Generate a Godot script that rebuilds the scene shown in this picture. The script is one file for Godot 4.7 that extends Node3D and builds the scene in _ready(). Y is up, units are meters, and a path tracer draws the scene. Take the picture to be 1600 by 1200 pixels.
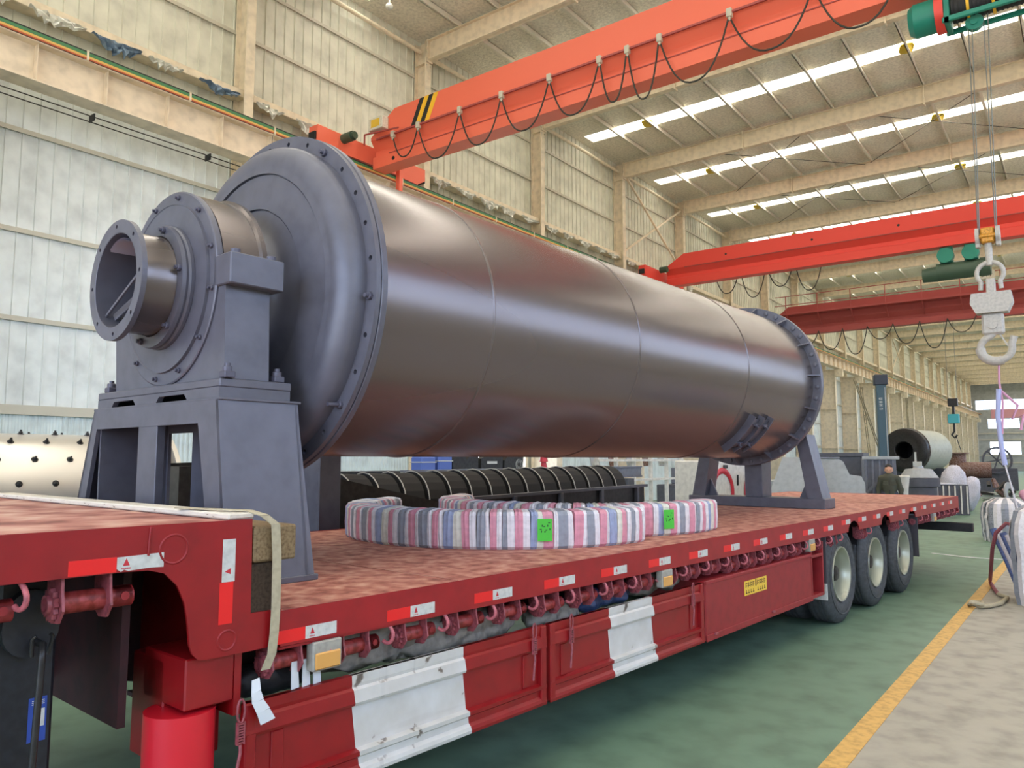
extends Node3D
# A steel-framed workshop hall; a low-bed trailer carries a painted ball mill. Hall runs along -Z, floor at y = 0.

const TURN := 0.0613951          # the trailer stands turned this much from the hall's axis
const FRAME0 := 14.06            # z of the first portal frame
const BAY := 6.02                # distance between frames
const FRAMES := 27
const WALL_X := -15.75           # inner face of the wall sheets
const ROOF_Y := 14.5
const RIGHT_X := 9.0

var M := {}
var T := {}
var used := {}
var o_s := 0.0
var o_y := 0.0
var o_n := 0.0
var rng := RandomNumberGenerator.new()

func _ready() -> void:
	rng.seed = 7
	# ---------------------------------------------------------------- camera
	var cam := Camera3D.new()
	cam.name = "camera"
	cam.fov = 53.13
	cam.near = 0.05
	cam.far = 400.0
	add_child(cam)
	cam.position = Vector3(0, 1.8, 0)
	cam.rotation = Vector3(0.098018, 0.646498, 0)
	cam.current = true
	# ---------------------------------------------------------------- sky and exposure
	var sky_mat := ProceduralSkyMaterial.new()
	sky_mat.sky_top_color = Color(0.62, 0.73, 0.93)
	sky_mat.sky_horizon_color = Color(0.84, 0.90, 0.99)
	sky_mat.sky_curve = 0.2
	sky_mat.ground_bottom_color = Color(0.70, 0.69, 0.66)
	sky_mat.ground_horizon_color = Color(0.78, 0.78, 0.77)
	sky_mat.sky_energy_multiplier = 1.0
	var sky := Sky.new()
	sky.sky_material = sky_mat
	var env := Environment.new()
	env.background_mode = Environment.BG_SKY
	env.background_energy_multiplier = 6.6
	env.sky = sky
	env.tonemap_mode = Environment.TONE_MAPPER_LINEAR
	env.tonemap_exposure = 1.2
	env.sdfgi_enabled = true
	env.ssao_enabled = true
	env.ssil_enabled = true
	var we := WorldEnvironment.new()
	we.name = "environment"
	we.environment = env
	add_child(we)
	# ---------------------------------------------------------------- daylight through the skylight strips
	for i in range(0, FRAMES - 1):
		var l := AreaLight3D.new()
		l.name = "skylight_lamp_%03d" % (i + 1)
		l.area_size = Vector2(22.0, 0.7)
		l.area_normalize_energy = true
		l.light_energy = 34.0
		l.light_color = Color(1.0, 0.975, 0.92)
		l.area_range = 60.0
		l.area_attenuation = 2.0
		l.shadow_enabled = true
		add_child(l)
		l.position = Vector3(-3.4, ROOF_Y + 0.05, FRAME0 - BAY * i - 3.36)
		l.rotation = Vector3(-PI / 2, 0, 0)
	make_textures()
	make_materials()
	build_hall()
	build_cranes()
	build_trailer()
	build_mill()
	build_load()
	build_background()

# ==================================================================== helpers: nodes
func numbered(called: String) -> String:
	if not used.has(called):
		used[called] = 0
		return called
	used[called] += 1
	return "%s_%03d" % [called, used[called]]

func thing(called: String, label: String, category: String, at := Vector3.ZERO, turn := 0.0, group := "") -> Node3D:
	var o := Node3D.new()
	o.name = numbered(called)
	add_child(o, true)
	o.position = at
	o.rotation.y = turn
	o.set_meta("label", label)
	o.set_meta("category", category)
	if group != "":
		o.set_meta("group", group)
	return o

func on_trailer(called: String, label: String, category: String, s: float, y: float, n: float, group := "") -> Node3D:
	o_s = s
	o_y = y
	o_n = n
	var p := Vector3(sin(TURN) * s + cos(TURN) * n, y, -cos(TURN) * s + sin(TURN) * n)
	return thing(called, label, category, p, -TURN, group)

# trailer coordinates (s along it, y up, n to its right) in the axes of the thing being built
func P(s: float, y: float, n: float) -> Vector3:
	return Vector3(n - o_n, y - o_y, -(s - o_s))

func structure(called: String, parent: Node = self) -> Node3D:
	var o := Node3D.new()
	o.name = called
	parent.add_child(o, true)
	o.set_meta("kind", "structure")
	return o

func obj(called: String, st: SurfaceTool, m: Material, parent: Node) -> MeshInstance3D:
	var o := MeshInstance3D.new()
	o.name = called
	o.mesh = st.commit()
	o.material_override = m
	parent.add_child(o, true)
	return o

func inst(called: String, mesh: Mesh, m: Material, parent: Node, xf: Transform3D) -> MeshInstance3D:
	var o := MeshInstance3D.new()
	o.name = called
	o.mesh = mesh
	o.material_override = m
	parent.add_child(o, true)
	o.transform = xf
	return o

# ==================================================================== helpers: shapes
func S() -> SurfaceTool:
	var st := SurfaceTool.new()
	st.begin(Mesh.PRIMITIVE_TRIANGLES)
	return st

func tri(st: SurfaceTool, a: Vector3, b: Vector3, c: Vector3, hint: Vector3) -> void:
	var g := (b - a).cross(c - a)
	if g.length_squared() < 1e-16:
		return
	g = g.normalized()
	if g.dot(hint) > 0.0:
		var k := b
		b = c
		c = k
	else:
		g = -g
	st.set_normal(g)
	st.add_vertex(a)
	st.set_normal(g)
	st.add_vertex(b)
	st.set_normal(g)
	st.add_vertex(c)

func quad(st: SurfaceTool, a: Vector3, b: Vector3, c: Vector3, d: Vector3, hint: Vector3) -> void:
	tri(st, a, b, c, hint)
	tri(st, a, c, d, hint)

func stri(st: SurfaceTool, a: Vector3, na: Vector3, b: Vector3, nb: Vector3, c: Vector3, nc: Vector3) -> void:
	var g := (b - a).cross(c - a)
	if g.length_squared() < 1e-18:
		return
	var flip := g.dot(na + nb + nc) > 0.0
	st.set_normal(na)
	st.add_vertex(a)
	if flip:
		st.set_normal(nc)
		st.add_vertex(c)
		st.set_normal(nb)
		st.add_vertex(b)
	else:
		st.set_normal(nb)
		st.add_vertex(b)
		st.set_normal(nc)
		st.add_vertex(c)

func squad(st: SurfaceTool, a: Vector3, na: Vector3, b: Vector3, nb: Vector3, c: Vector3, nc: Vector3, d: Vector3, nd: Vector3) -> void:
	stri(st, a, na, b, nb, c, nc)
	stri(st, a, na, c, nc, d, nd)

# box with chamfered edges (bevel 0: plain)
func box(st: SurfaceTool, c: Vector3, size: Vector3, bevel := 0.0, basis := Basis.IDENTITY) -> void:
	var h := size * 0.5
	var b := minf(bevel, minf(h.x, minf(h.y, h.z)) * 0.9)
	for a in 3:
		var u := (a + 1) % 3
		var v := (a + 2) % 3
		for sg in [-1.0, 1.0]:
			var q := []
			for k in [[-1, -1], [1, -1], [1, 1], [-1, 1]]:
				var p := Vector3.ZERO
				p[a] = sg * h[a]
				p[u] = k[0] * (h[u] - b)
				p[v] = k[1] * (h[v] - b)
				q.append(c + basis * p)
			var n := Vector3.ZERO
			n[a] = sg
			quad(st, q[0], q[1], q[2], q[3], basis * n)
	if b <= 0.0:
		return
	for a in 3:
		var u := (a + 1) % 3
		var v := (a + 2) % 3
		for su in [-1.0, 1.0]:
			for sv in [-1.0, 1.0]:
				var q := []
				for k in [[0, -1], [1, -1], [1, 1], [0, 1]]:
					var p := Vector3.ZERO
					p[a] = k[1] * (h[a] - b)
					p[u] = su * (h[u] if k[0] == 0 else h[u] - b)
					p[v] = sv * (h[v] - b if k[0] == 0 else h[v])
					q.append(c + basis * p)
				var n := Vector3.ZERO
				n[u] = su
				n[v] = sv
				quad(st, q[0], q[1], q[2], q[3], basis * n)
	for sx in [-1.0, 1.0]:
		for sy in [-1.0, 1.0]:
			for sz in [-1.0, 1.0]:
				var g := Vector3(sx, sy, sz)
				var e := g * (h - Vector3.ONE * b)
				tri(st, c + basis * (e + Vector3(sx * b, 0, 0)), c + basis * (e + Vector3(0, sy * b, 0)), c + basis * (e + Vector3(0, 0, sz * b)), basis * g)

# a box from corner to corner, in trailer coordinates
func tbox(st: SurfaceTool, s0: float, s1: float, y0: float, y1: float, n0: float, n1: float, bevel := 0.0) -> void:
	var a := P(s0, y0, n0)
	var b := P(s1, y1, n1)
	box(st, (a + b) * 0.5, (b - a).abs(), bevel)

func mbox(st: SurfaceTool, a: Vector3, b: Vector3, bevel := 0.0) -> void:
	box(st, (a + b) * 0.5, (b - a).abs(), bevel)

# straight bar of rectangular section from a to b
func bar(st: SurfaceTool, a: Vector3, b: Vector3, w: float, h: float, up := Vector3.UP, bevel := 0.0) -> void:
	var z := (b - a).normalized()
	if absf(z.dot(up)) > 0.98:
		up = Vector3.RIGHT
	var x := up.cross(z).normalized()
	var y := z.cross(x)
	box(st, (a + b) * 0.5, Vector3(w, h, a.distance_to(b)), bevel, Basis(x, y, z))

func frame_of(z: Vector3) -> Basis:
	z = z.normalized()
	var up := Vector3.UP if absf(z.y) < 0.95 else Vector3.RIGHT
	var x := up.cross(z).normalized()
	return Basis(x, z.cross(x), z)

# lathe: profile of Vector2(along, radius) turned round the z axis of xf
func lathe(st: SurfaceTool, prof: Array, xf: Transform3D, seg := 32, crease := 40.0, a0 := 0.0, a1 := TAU) -> void:
	var m := prof.size()
	var seg_n := []
	for i in m - 1:
		var d: Vector2 = prof[i + 1] - prof[i]
		seg_n.append(Vector2(-d.y, d.x).normalized() if d.length() > 1e-9 else Vector2(0, 1))   # (along, radial)
	var lim := cos(deg_to_rad(crease))
	for i in m - 1:
		var p0: Vector2 = prof[i]
		var p1: Vector2 = prof[i + 1]
		if p0.distance_to(p1) < 1e-9:
			continue
		var n0: Vector2 = seg_n[i]
		var n1: Vector2 = seg_n[i]
		if i > 0 and n0.dot(seg_n[i - 1]) > lim:
			n0 = (n0 + seg_n[i - 1]).normalized()
		if i < m - 2 and n1.dot(seg_n[i + 1]) > lim:
			n1 = (n1 + seg_n[i + 1]).normalized()
		for k in seg:
			var t0 := a0 + (a1 - a0) * k / seg
			var t1 := a0 + (a1 - a0) * (k + 1) / seg
			var c0 := Vector2(cos(t0), sin(t0))
			var c1 := Vector2(cos(t1), sin(t1))
			var bs := xf.basis
			squad(st,
				xf * Vector3(p0.y * c0.x, p0.y * c0.y, p0.x), bs * Vector3(n0.y * c0.x, n0.y * c0.y, n0.x),
				xf * Vector3(p1.y * c0.x, p1.y * c0.y, p1.x), bs * Vector3(n1.y * c0.x, n1.y * c0.y, n1.x),
				xf * Vector3(p1.y * c1.x, p1.y * c1.y, p1.x), bs * Vector3(n1.y * c1.x, n1.y * c1.y, n1.x),
				xf * Vector3(p0.y * c1.x, p0.y * c1.y, p0.x), bs * Vector3(n0.y * c1.x, n0.y * c1.y, n0.x))

# cylinder or cone from a to b
func cyl(st: SurfaceTool, a: Vector3, b: Vector3, r0: float, r1: float, seg := 16, caps := true) -> void:
	var l := a.distance_to(b)
	var prof := [Vector2(0, r0), Vector2(l, r1)]
	if caps:
		prof = [Vector2(0, 0), Vector2(0, r0), Vector2(l, r1), Vector2(l, 0)]
	lathe(st, prof, Transform3D(frame_of(b - a), a), seg)

# hexagon bolt head or nut standing on p along d
func bolt(st: SurfaceTool, p: Vector3, d: Vector3, r: float, h: float, stud := 0.0) -> void:
	d = d.normalized()
	lathe(st, [Vector2(0, r), Vector2(h * 0.85, r), Vector2(h, r * 0.85), Vector2(h, 0)], Transform3D(frame_of(d), p), 6, 5.0)
	if stud > 0.0:
		cyl(st, p + d * h, p + d * (h + stud), r * 0.55, r * 0.55, 8)

func pipe(st: SurfaceTool, pts: Array, r: float, seg := 8, caps := true) -> void:
	var n := pts.size()
	var dirs := []
	for i in n:
		var a: Vector3 = pts[maxi(i - 1, 0)]
		var b: Vector3 = pts[mini(i + 1, n - 1)]
		dirs.append((b - a).normalized())
	var f := frame_of(dirs[0])
	var rings := []
	var x := f.x
	for i in n:
		var z: Vector3 = dirs[i]
		x = (x - z * x.dot(z)).normalized()
		var y := z.cross(x)
		var ring := []
		for k in seg:
			var t := TAU * k / seg
			ring.append(x * cos(t) + y * sin(t))
		rings.append(ring)
	for i in n - 1:
		for k in seg:
			var j := (k + 1) % seg
			squad(st, pts[i] + rings[i][k] * r, rings[i][k], pts[i + 1] + rings[i + 1][k] * r, rings[i + 1][k], pts[i + 1] + rings[i + 1][j] * r, rings[i + 1][j], pts[i] + rings[i][j] * r, rings[i][j])
	if caps:
		for k in seg:
			var j := (k + 1) % seg
			tri(st, pts[0], pts[0] + rings[0][k] * r, pts[0] + rings[0][j] * r, -dirs[0])
			tri(st, pts[n - 1], pts[n - 1] + rings[n - 1][k] * r, pts[n - 1] + rings[n - 1][j] * r, dirs[n - 1])

# polygon in the xy plane of xf, extruded from z = 0 to z = depth
func prism(st: SurfaceTool, poly: Array, xf: Transform3D, depth: float) -> void:
	var pp := PackedVector2Array(poly)
	var idx := Geometry2D.triangulate_polygon(pp)
	var area := 0.0
	for i in pp.size():
		var a := pp[i]
		var b := pp[(i + 1) % pp.size()]
		area += a.x * b.y - b.x * a.y
	for i in range(0, idx.size(), 3):
		var a := pp[idx[i]]
		var b := pp[idx[i + 1]]
		var c := pp[idx[i + 2]]
		tri(st, xf * Vector3(a.x, a.y, 0), xf * Vector3(b.x, b.y, 0), xf * Vector3(c.x, c.y, 0), xf.basis * Vector3(0, 0, -signf(depth)))
		tri(st, xf * Vector3(a.x, a.y, depth), xf * Vector3(b.x, b.y, depth), xf * Vector3(c.x, c.y, depth), xf.basis * Vector3(0, 0, signf(depth)))
	for i in pp.size():
		var a := pp[i]
		var b := pp[(i + 1) % pp.size()]
		var n := Vector2(b.y - a.y, a.x - b.x) * signf(area)
		quad(st, xf * Vector3(a.x, a.y, 0), xf * Vector3(b.x, b.y, 0), xf * Vector3(b.x, b.y, depth), xf * Vector3(a.x, a.y, depth), xf.basis * Vector3(n.x, n.y, 0))

# polygon given as (s, y) on a plane across n, thickness towards +n
func side_prism(st: SurfaceTool, poly: Array, n0: float, thick: float) -> void:
	prism(st, poly, Transform3D(Basis(Vector3(0, 0, -1), Vector3(0, 1, 0), Vector3(1, 0, 0)), P(0, 0, n0)), thick)

# polygon given as (n, y) on a plane across s, thickness towards +s
func cross_prism(st: SurfaceTool, poly: Array, s0: float, thick: float) -> void:
	prism(st, poly, Transform3D(Basis(Vector3(1, 0, 0), Vector3(0, 1, 0), Vector3(0, 0, -1)), P(s0, 0, 0)), thick)

# flat-shaded loft through rings of equal point count
func loft(st: SurfaceTool, rings: Array, caps := true) -> void:
	for i in rings.size() - 1:
		var a: Array = rings[i]
		var b: Array = rings[i + 1]
		var ca := Vector3.ZERO
		for p in a:
			ca += p
		for p in b:
			ca += p
		ca /= a.size() + b.size()
		for k in a.size():
			var j: int = (k + 1) % a.size()
			var mid: Vector3 = (a[k] + a[j] + b[k] + b[j]) * 0.25
			quad(st, a[k], a[j], b[j], b[k], mid - ca)
	if caps:
		for e in [0, rings.size() - 1]:
			var r: Array = rings[e]
			var c := Vector3.ZERO
			for p in r:
				c += p
			c /= r.size()
			var o := Vector3.ZERO
			for p in rings[1 if e == 0 else e - 1]:
				o += p
			o /= r.size()
			for k in r.size():
				tri(st, c, r[k], r[(k + 1) % r.size()], c - o)

# closed lump: a rounded box whose surface is pushed about by noise
func lump(st: SurfaceTool, c: Vector3, size: Vector3, basis: Basis, noise: FastNoiseLite, push: float, seg := 14, square := 3.0) -> void:
	var pts := []
	for i in seg + 1:
		var row := []
		var v := PI * i / seg - PI / 2
		for k in seg * 2:
			var u := PI * k / seg
			var d := Vector3(cos(v) * cos(u), sin(v), cos(v) * sin(u))
			var l := pow(pow(absf(d.x), square) + pow(absf(d.y), square) + pow(absf(d.z), square), -1.0 / square)
			var p := d * l * size * 0.5
			var w := c + basis * p
			row.append(w + basis * d * noise.get_noise_3d(w.x * 10.0, w.y * 10.0, w.z * 10.0) * push)
		pts.append(row)
	var nn := []
	for i in seg + 1:
		var row := []
		for k in seg * 2:
			var a: Vector3 = pts[mini(i + 1, seg)][k] - pts[maxi(i - 1, 0)][k]
			var b: Vector3 = pts[i][(k + 1) % (seg * 2)] - pts[i][(k + seg * 2 - 1) % (seg * 2)]
			var g := a.cross(b)
			var out: Vector3 = pts[i][k] - c
			if g.length() < 1e-7:
				g = out
			if g.dot(out) < 0.0:
				g = -g
			row.append(g.normalized())
		nn.append(row)
	for i in seg:
		for k in seg * 2:
			var j := (k + 1) % (seg * 2)
			squad(st, pts[i][k], nn[i][k], pts[i + 1][k], nn[i + 1][k], pts[i + 1][j], nn[i + 1][j], pts[i][j], nn[i][j])

# ==================================================================== textures and materials
func noise_tex(seed_: int, freq: float, colors: Array, at: Array, size := 512, oct := 5, kind := FastNoiseLite.TYPE_SIMPLEX_SMOOTH) -> NoiseTexture2D:
	var n := FastNoiseLite.new()
	n.seed = seed_
	n.noise_type = kind
	n.frequency = freq
	n.fractal_type = FastNoiseLite.FRACTAL_FBM
	n.fractal_octaves = oct
	var g := Gradient.new()
	g.offsets = PackedFloat32Array(at)
	g.colors = PackedColorArray(colors)
	var t := NoiseTexture2D.new()
	t.width = size
	t.height = size
	t.seamless = true
	t.normalize = true
	t.noise = n
	t.color_ramp = g
	return t

func grey(v: float) -> Color:
	return Color(v, v, v)

func make_textures() -> void:
	T.mild = noise_tex(1, 0.012, [grey(0.86), grey(0.95), grey(1.0)], [0.0, 0.5, 1.0])
	T.worn = noise_tex(2, 0.02, [grey(0.62), grey(0.86), grey(0.97), grey(1.0)], [0.0, 0.35, 0.55, 1.0])
	T.floor = noise_tex(3, 0.010, [grey(0.80), grey(0.92), grey(0.97), grey(1.0)], [0.0, 0.4, 0.6, 1.0], 1024, 8)
	T.deck = noise_tex(4, 0.014, [Color(0.50, 0.30, 0.26), Color(0.66, 0.44, 0.39), Color(0.72, 0.53, 0.47), Color(0.80, 0.67, 0.60)], [0.15, 0.42, 0.6, 0.9], 1024, 9)
	T.foil = noise_tex(5, 0.03, [grey(0.82), grey(0.93), grey(1.0)], [0.0, 0.5, 1.0], 512, 4)
	T.paint_chip = noise_tex(6, 0.022, [Color(0.25, 0.17, 0.12), Color(0.45, 0.38, 0.32), Color(0.93, 0.92, 0.9), Color(1, 1, 1)], [0.0, 0.13, 0.16, 1.0], 512, 8)
	T.wood = noise_tex(7, 0.02, [Color(0.62, 0.55, 0.45), Color(0.9, 0.84, 0.74), Color(1, 0.97, 0.9)], [0.0, 0.5, 1.0], 512, 5)
	T.dents = noise_tex(8, 0.008, [grey(0.0), grey(1.0)], [0.0, 1.0], 512, 3)
	T.bumps = noise_tex(9, 0.05, [grey(0.0), grey(1.0)], [0.0, 1.0], 512, 4)
	T.plate = checker()
	T.rub = noise_tex(10, 0.02, [grey(0.75), grey(1.0)], [0.25, 0.8], 512, 5)
	T.rust = noise_tex(11, 0.02, [Color(0.55, 0.36, 0.26), Color(0.82, 0.68, 0.58), Color(1, 1, 1)], [0.0, 0.4, 0.62], 512, 6)

# relief of a tear-pattern floor plate
func checker() -> ImageTexture:
	var im := Image.create(256, 256, false, Image.FORMAT_L8)
	im.fill(Color(0, 0, 0))
	for cy in 8:
		for cx in 8:
			var flip := (cx + cy) % 2 == 0
			for k in range(-10, 11):
				for w in range(-3, 4):
					var dx := k + (w if flip else -w)
					var dy := (k - w) if flip else -(k + w)
					var v := clampf(1.0 - absf(w) / 3.6, 0.0, 1.0) * clampf(1.4 - absf(k) / 10.0, 0.0, 1.0)
					var x := posmod(cx * 32 + 16 + int(dx * 0.8), 256)
					var y := posmod(cy * 32 + 16 + int(dy * 0.8), 256)
					if im.get_pixel(x, y).r < v:
						im.set_pixel(x, y, grey(v))
	return ImageTexture.create_from_image(im)

# scale: repeats per metre of the colour texture
func mat(key: String, c: Color, rough: float, metal := 0.0, tex := "", scale := 0.5, bump := "", bump_cm := 0.0) -> StandardMaterial3D:
	var m := StandardMaterial3D.new()
	m.resource_name = key
	m.albedo_color = c
	m.roughness = rough
	m.metallic = metal
	if tex != "":
		m.albedo_texture = T[tex]
	if bump != "":
		m.heightmap_enabled = true
		m.heightmap_texture = T[bump]
		m.heightmap_scale = bump_cm
	if tex != "" or bump != "":
		m.uv1_triplanar = true
		m.uv1_world_triplanar = true
		m.uv1_scale = Vector3.ONE * scale
	M[key] = m
	return m

func c8(r: int, g: int, b: int) -> Color:
	return Color(r / 255.0, g / 255.0, b / 255.0)

func make_materials() -> void:
	mat("sheet", c8(236, 240, 236), 0.45, 0.0, "mild", 0.25, "dents", 2.2)
	mat("sheet_upper", c8(226, 224, 206), 0.5, 0.0, "mild", 0.25)
	mat("sheet_low", c8(226, 236, 234), 0.5, 0.0, "mild", 0.3)
	mat("cream", c8(236, 220, 192), 0.5, 0.0, "mild", 0.5)
	mat("cream_runway", c8(238, 220, 194), 0.5, 0.0, "mild", 0.4)
	mat("foil", c8(242, 236, 218), 0.55, 0.0, "foil", 0.5, "bumps", 1.5)
	mat("torn_foil", c8(225, 224, 215), 0.35, 0.4)
	mat("torn_blue", c8(120, 140, 160), 0.4, 0.3)
	mat("purlin", c8(222, 216, 200), 0.55)
	mat("girt", c8(196, 190, 172), 0.5)
	mat("gold_foil", c8(215, 190, 60), 0.4, 0.5)
	var sk := mat("skylight_glow", c8(245, 245, 235), 0.6)
	sk.emission_enabled = true
	sk.emission = Color(1.0, 0.985, 0.95)
	sk.emission_energy_multiplier = 3.2
	mat("green_floor", c8(104, 132, 108), 0.55, 0.0, "floor", 0.22, "bumps", 0.12)
	mat("concrete", c8(166, 160, 143), 0.6, 0.0, "floor", 0.3, "bumps", 0.12)
	mat("yellow_line", c8(214, 170, 92), 0.6, 0.0, "floor", 1.2)
	mat("joint", c8(70, 72, 68), 0.8)
	mat("glass", Color(0.92, 0.97, 1.0, 0.12), 0.02)
	M.glass.transparency = BaseMaterial3D.TRANSPARENCY_ALPHA
	mat("window_frame", c8(190, 195, 195), 0.5)
	mat("end_wall", c8(178, 180, 178), 0.6, 0.0, "mild", 0.2)
	mat("pink_band", c8(222, 160, 170), 0.6)
	mat("crane_orange", c8(240, 112, 84), 0.45)
	mat("crane_red", c8(228, 70, 58), 0.45)
	mat("crane_dark", c8(166, 72, 68), 0.5)
	mat("hazard_yellow", c8(245, 190, 40), 0.5)
	mat("black", c8(28, 28, 30), 0.6)
	mat("cable", c8(52, 50, 44), 0.6)
	mat("green_bar", c8(60, 120, 75), 0.5)
	mat("yellow_bar", c8(216, 172, 92), 0.5)
	mat("orange_bar", c8(196, 96, 60), 0.5)
	mat("hoist_green", c8(30, 130, 110), 0.45)
	mat("hoist_dark", c8(62, 84, 66), 0.5)
	mat("steel", c8(150, 148, 142), 0.35, 0.8)
	mat("rope", c8(120, 122, 118), 0.5, 0.5)
	mat("hook_grey", c8(192, 186, 176), 0.5, 0.0, "mild", 3.0)
	mat("brass", c8(214, 150, 50), 0.45, 0.2, "worn", 3.0)
	# trailer
	mat("red", c8(148, 16, 22), 0.38, 0.0, "mild", 0.8)
	mat("red_worn", c8(152, 34, 38), 0.5, 0.0, "mild", 1.2)
	mat("red_tube", c8(206, 30, 44), 0.35)
	mat("rail_red", c8(158, 21, 27), 0.42, 0.0, "mild", 0.8)
	mat("deck", c8(255, 250, 246), 0.7, 0.0, "deck", 0.22)
	mat("deck_plate", c8(255, 236, 226), 0.7, 0.0, "deck", 0.5)
	mat("chassis", c8(54, 14, 18), 0.7, 0.0, "worn", 0.8)
	mat("chassis_black", c8(34, 32, 34), 0.65, 0.0, "worn", 1.0)
	mat("white_paint", c8(212, 210, 206), 0.5, 0.0, "paint_chip", 0.45)
	mat("timber_white", c8(216, 208, 192), 0.75, 0.0, "paint_chip", 3.0)
	M.timber_white.uv1_scale = Vector3(0.8, 3.0, 3.0)
	mat("tape_white", c8(208, 208, 200), 0.4, 0.0, "mild", 4.0)
	mat("tape_red", c8(226, 30, 30), 0.35)
	mat("mark_red", c8(190, 40, 50), 0.5)
	mat("hook_red", c8(158, 78, 84), 0.45, 0.0, "worn", 3.0)
	mat("hook_pink", c8(200, 104, 110), 0.45, 0.0, "worn", 3.0)
	mat("tube_rust", c8(160, 62, 60), 0.5, 0.0, "rust", 2.0)
	mat("amber", c8(214, 158, 84), 0.25)
	mat("lamp_body", c8(166, 162, 150), 0.5, 0.0, "mild", 4.0)
	mat("rubber", c8(78, 80, 82), 0.75, 0.0, "rub", 1.5)
	mat("rim", c8(176, 178, 160), 0.34, 0.4)
	mat("mud_flap", c8(66, 62, 66), 0.6)
	mat("leg_black", c8(30, 32, 38), 0.5, 0.0, "rub", 2.0)
	mat("sticker_blue", c8(40, 70, 150), 0.4)
	mat("sign_yellow", c8(232, 190, 60), 0.45)
	mat("timber", c8(140, 124, 98), 0.8, 0.0, "wood", 2.5)
	M.timber.uv1_scale = Vector3(0.5, 5.0, 5.0)
	mat("timber_dark", c8(74, 62, 50), 0.85, 0.0, "wood", 2.5)
	M.timber_dark.uv1_scale = Vector3(0.5, 5.0, 5.0)
	mat("strap", c8(184, 172, 142), 0.8, 0.0, "mild", 4.0)
	mat("strap_white", c8(206, 210, 212), 0.7)
	mat("tarp", c8(136, 130, 120), 0.7, 0.0, "worn", 1.2, "dents", 3.0)
	mat("tarp_blue", c8(44, 62, 100), 0.5, 0.0, "worn", 1.2, "dents", 3.0)
	# mill
	mat("mill_shell", c8(116, 108, 106), 0.25, 0.7)
	mat("mill_paint", c8(98, 97, 106), 0.40, 0.1, "mild", 0.9)
	mat("bolt_grey", c8(84, 82, 94), 0.45, 0.2)
	mat("grey_cloth", c8(176, 174, 190), 0.8)
	# wrapped rings
	mat("wrap_white", c8(232, 226, 226), 0.5, 0.0, "mild", 3.0)
	mat("wrap_pink", c8(222, 150, 164), 0.5, 0.0, "mild", 3.0)
	mat("wrap_blue", c8(158, 168, 196), 0.5, 0.0, "mild", 3.0)
	mat("wrap_grey", c8(150, 154, 162), 0.5, 0.0, "mild", 3.0)
	mat("wrap_cream", c8(226, 222, 204), 0.5, 0.0, "mild", 3.0)
	mat("tag_green", c8(74, 190, 56), 0.55)
	# background
	mat("silver", c8(214, 208, 198), 0.3, 0.6)
	mat("dark_steel", c8(52, 50, 48), 0.4, 0.3, "rub", 1.0)
	mat("flight_black", c8(20, 18, 20), 0.85)
	mat("flight_edge", c8(170, 165, 160), 0.4, 0.4)
	mat("grey_frame", c8(116, 118, 128), 0.5, 0.0, "mild", 1.0)
	mat("grey_light", c8(176, 178, 176), 0.5, 0.0, "mild", 1.0)
	mat("grey_dark", c8(84, 84, 92), 0.5, 0.0, "mild", 1.0)
	mat("blue_box", c8(84, 108, 178), 0.5)
	mat("white_machine", c8(222, 216, 204), 0.45, 0.0, "mild", 1.0)
	mat("red_machine", c8(190, 44, 56), 0.45)
	mat("teal", c8(58, 84, 96), 0.5)
	mat("teal_dark", c8(44, 50, 62), 0.5)
	mat("rust_drum", c8(112, 106, 96), 0.6, 0.0, "rust", 0.8)
	mat("drum_pale", c8(184, 186, 168), 0.55, 0.0, "mild", 0.8)
	mat("brown_vessel", c8(140, 116, 108), 0.6, 0.0, "rust", 1.0)
	mat("bundle", c8(214, 210, 218), 0.6, 0.0, "worn", 3.0)
	mat("turquoise", c8(70, 170, 180), 0.5)
	mat("ladder", c8(124, 112, 84), 0.6)
	mat("sling_blue", c8(176, 182, 220), 0.7)
	mat("sling_pink", c8(206, 150, 176), 0.7)
	mat("sling_red", c8(156, 84, 90), 0.75, 0.0, "worn", 6.0)
	mat("bale_blue", c8(96, 112, 160), 0.6, 0.0, "worn", 3.0)
	mat("bale_grey", c8(150, 152, 160), 0.6, 0.0, "worn", 3.0)
	mat("skin", c8(196, 146, 118), 0.55)
	mat("jacket", c8(72, 72, 58), 0.8)
	mat("trousers", c8(58, 62, 74), 0.8)
	mat("hair", c8(28, 24, 22), 0.6)

# ==================================================================== the hall
func frame_z(i: int) -> float:
	return FRAME0 - BAY * i

# one wall sheet, ribs running upwards, seen from +x; width along z from 0 to -w
func sheet_mesh(w: float, h: float, ribs: int, rib_h: float, rib_w: float) -> ArrayMesh:
	var st := S()
	var pitch := w / ribs
	var line := [Vector2(0, 0)]
	for i in ribs:
		var c := pitch * (i + 0.5)
		line.append(Vector2(c - rib_w * 0.5, 0))
		line.append(Vector2(c - rib_w * 0.28, rib_h))
		line.append(Vector2(c + rib_w * 0.28, rib_h))
		line.append(Vector2(c + rib_w * 0.5, 0))
	line.append(Vector2(w, 0))
	for i in line.size() - 1:
		var a: Vector2 = line[i]
		var b: Vector2 = line[i + 1]
		quad(st, Vector3(a.y, 0, -a.x), Vector3(b.y, 0, -b.x), Vector3(b.y, h, -b.x), Vector3(a.y, h, -a.x), Vector3(1, 0, -(b.y - a.y) * -3.0))
	# overlap lip at the sheet's edge
	quad(st, Vector3(0.006, 0, 0), Vector3(0.006, 0, -0.035), Vector3(0.006, h, -0.035), Vector3(0.006, h, 0), Vector3(1, 0, 0))
	quad(st, Vector3(0.006, 0, -0.035), Vector3(0, 0, -0.035), Vector3(0, h, -0.035), Vector3(0.006, h, -0.035), Vector3(0, 0, -1))
	return st.commit()

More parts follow.
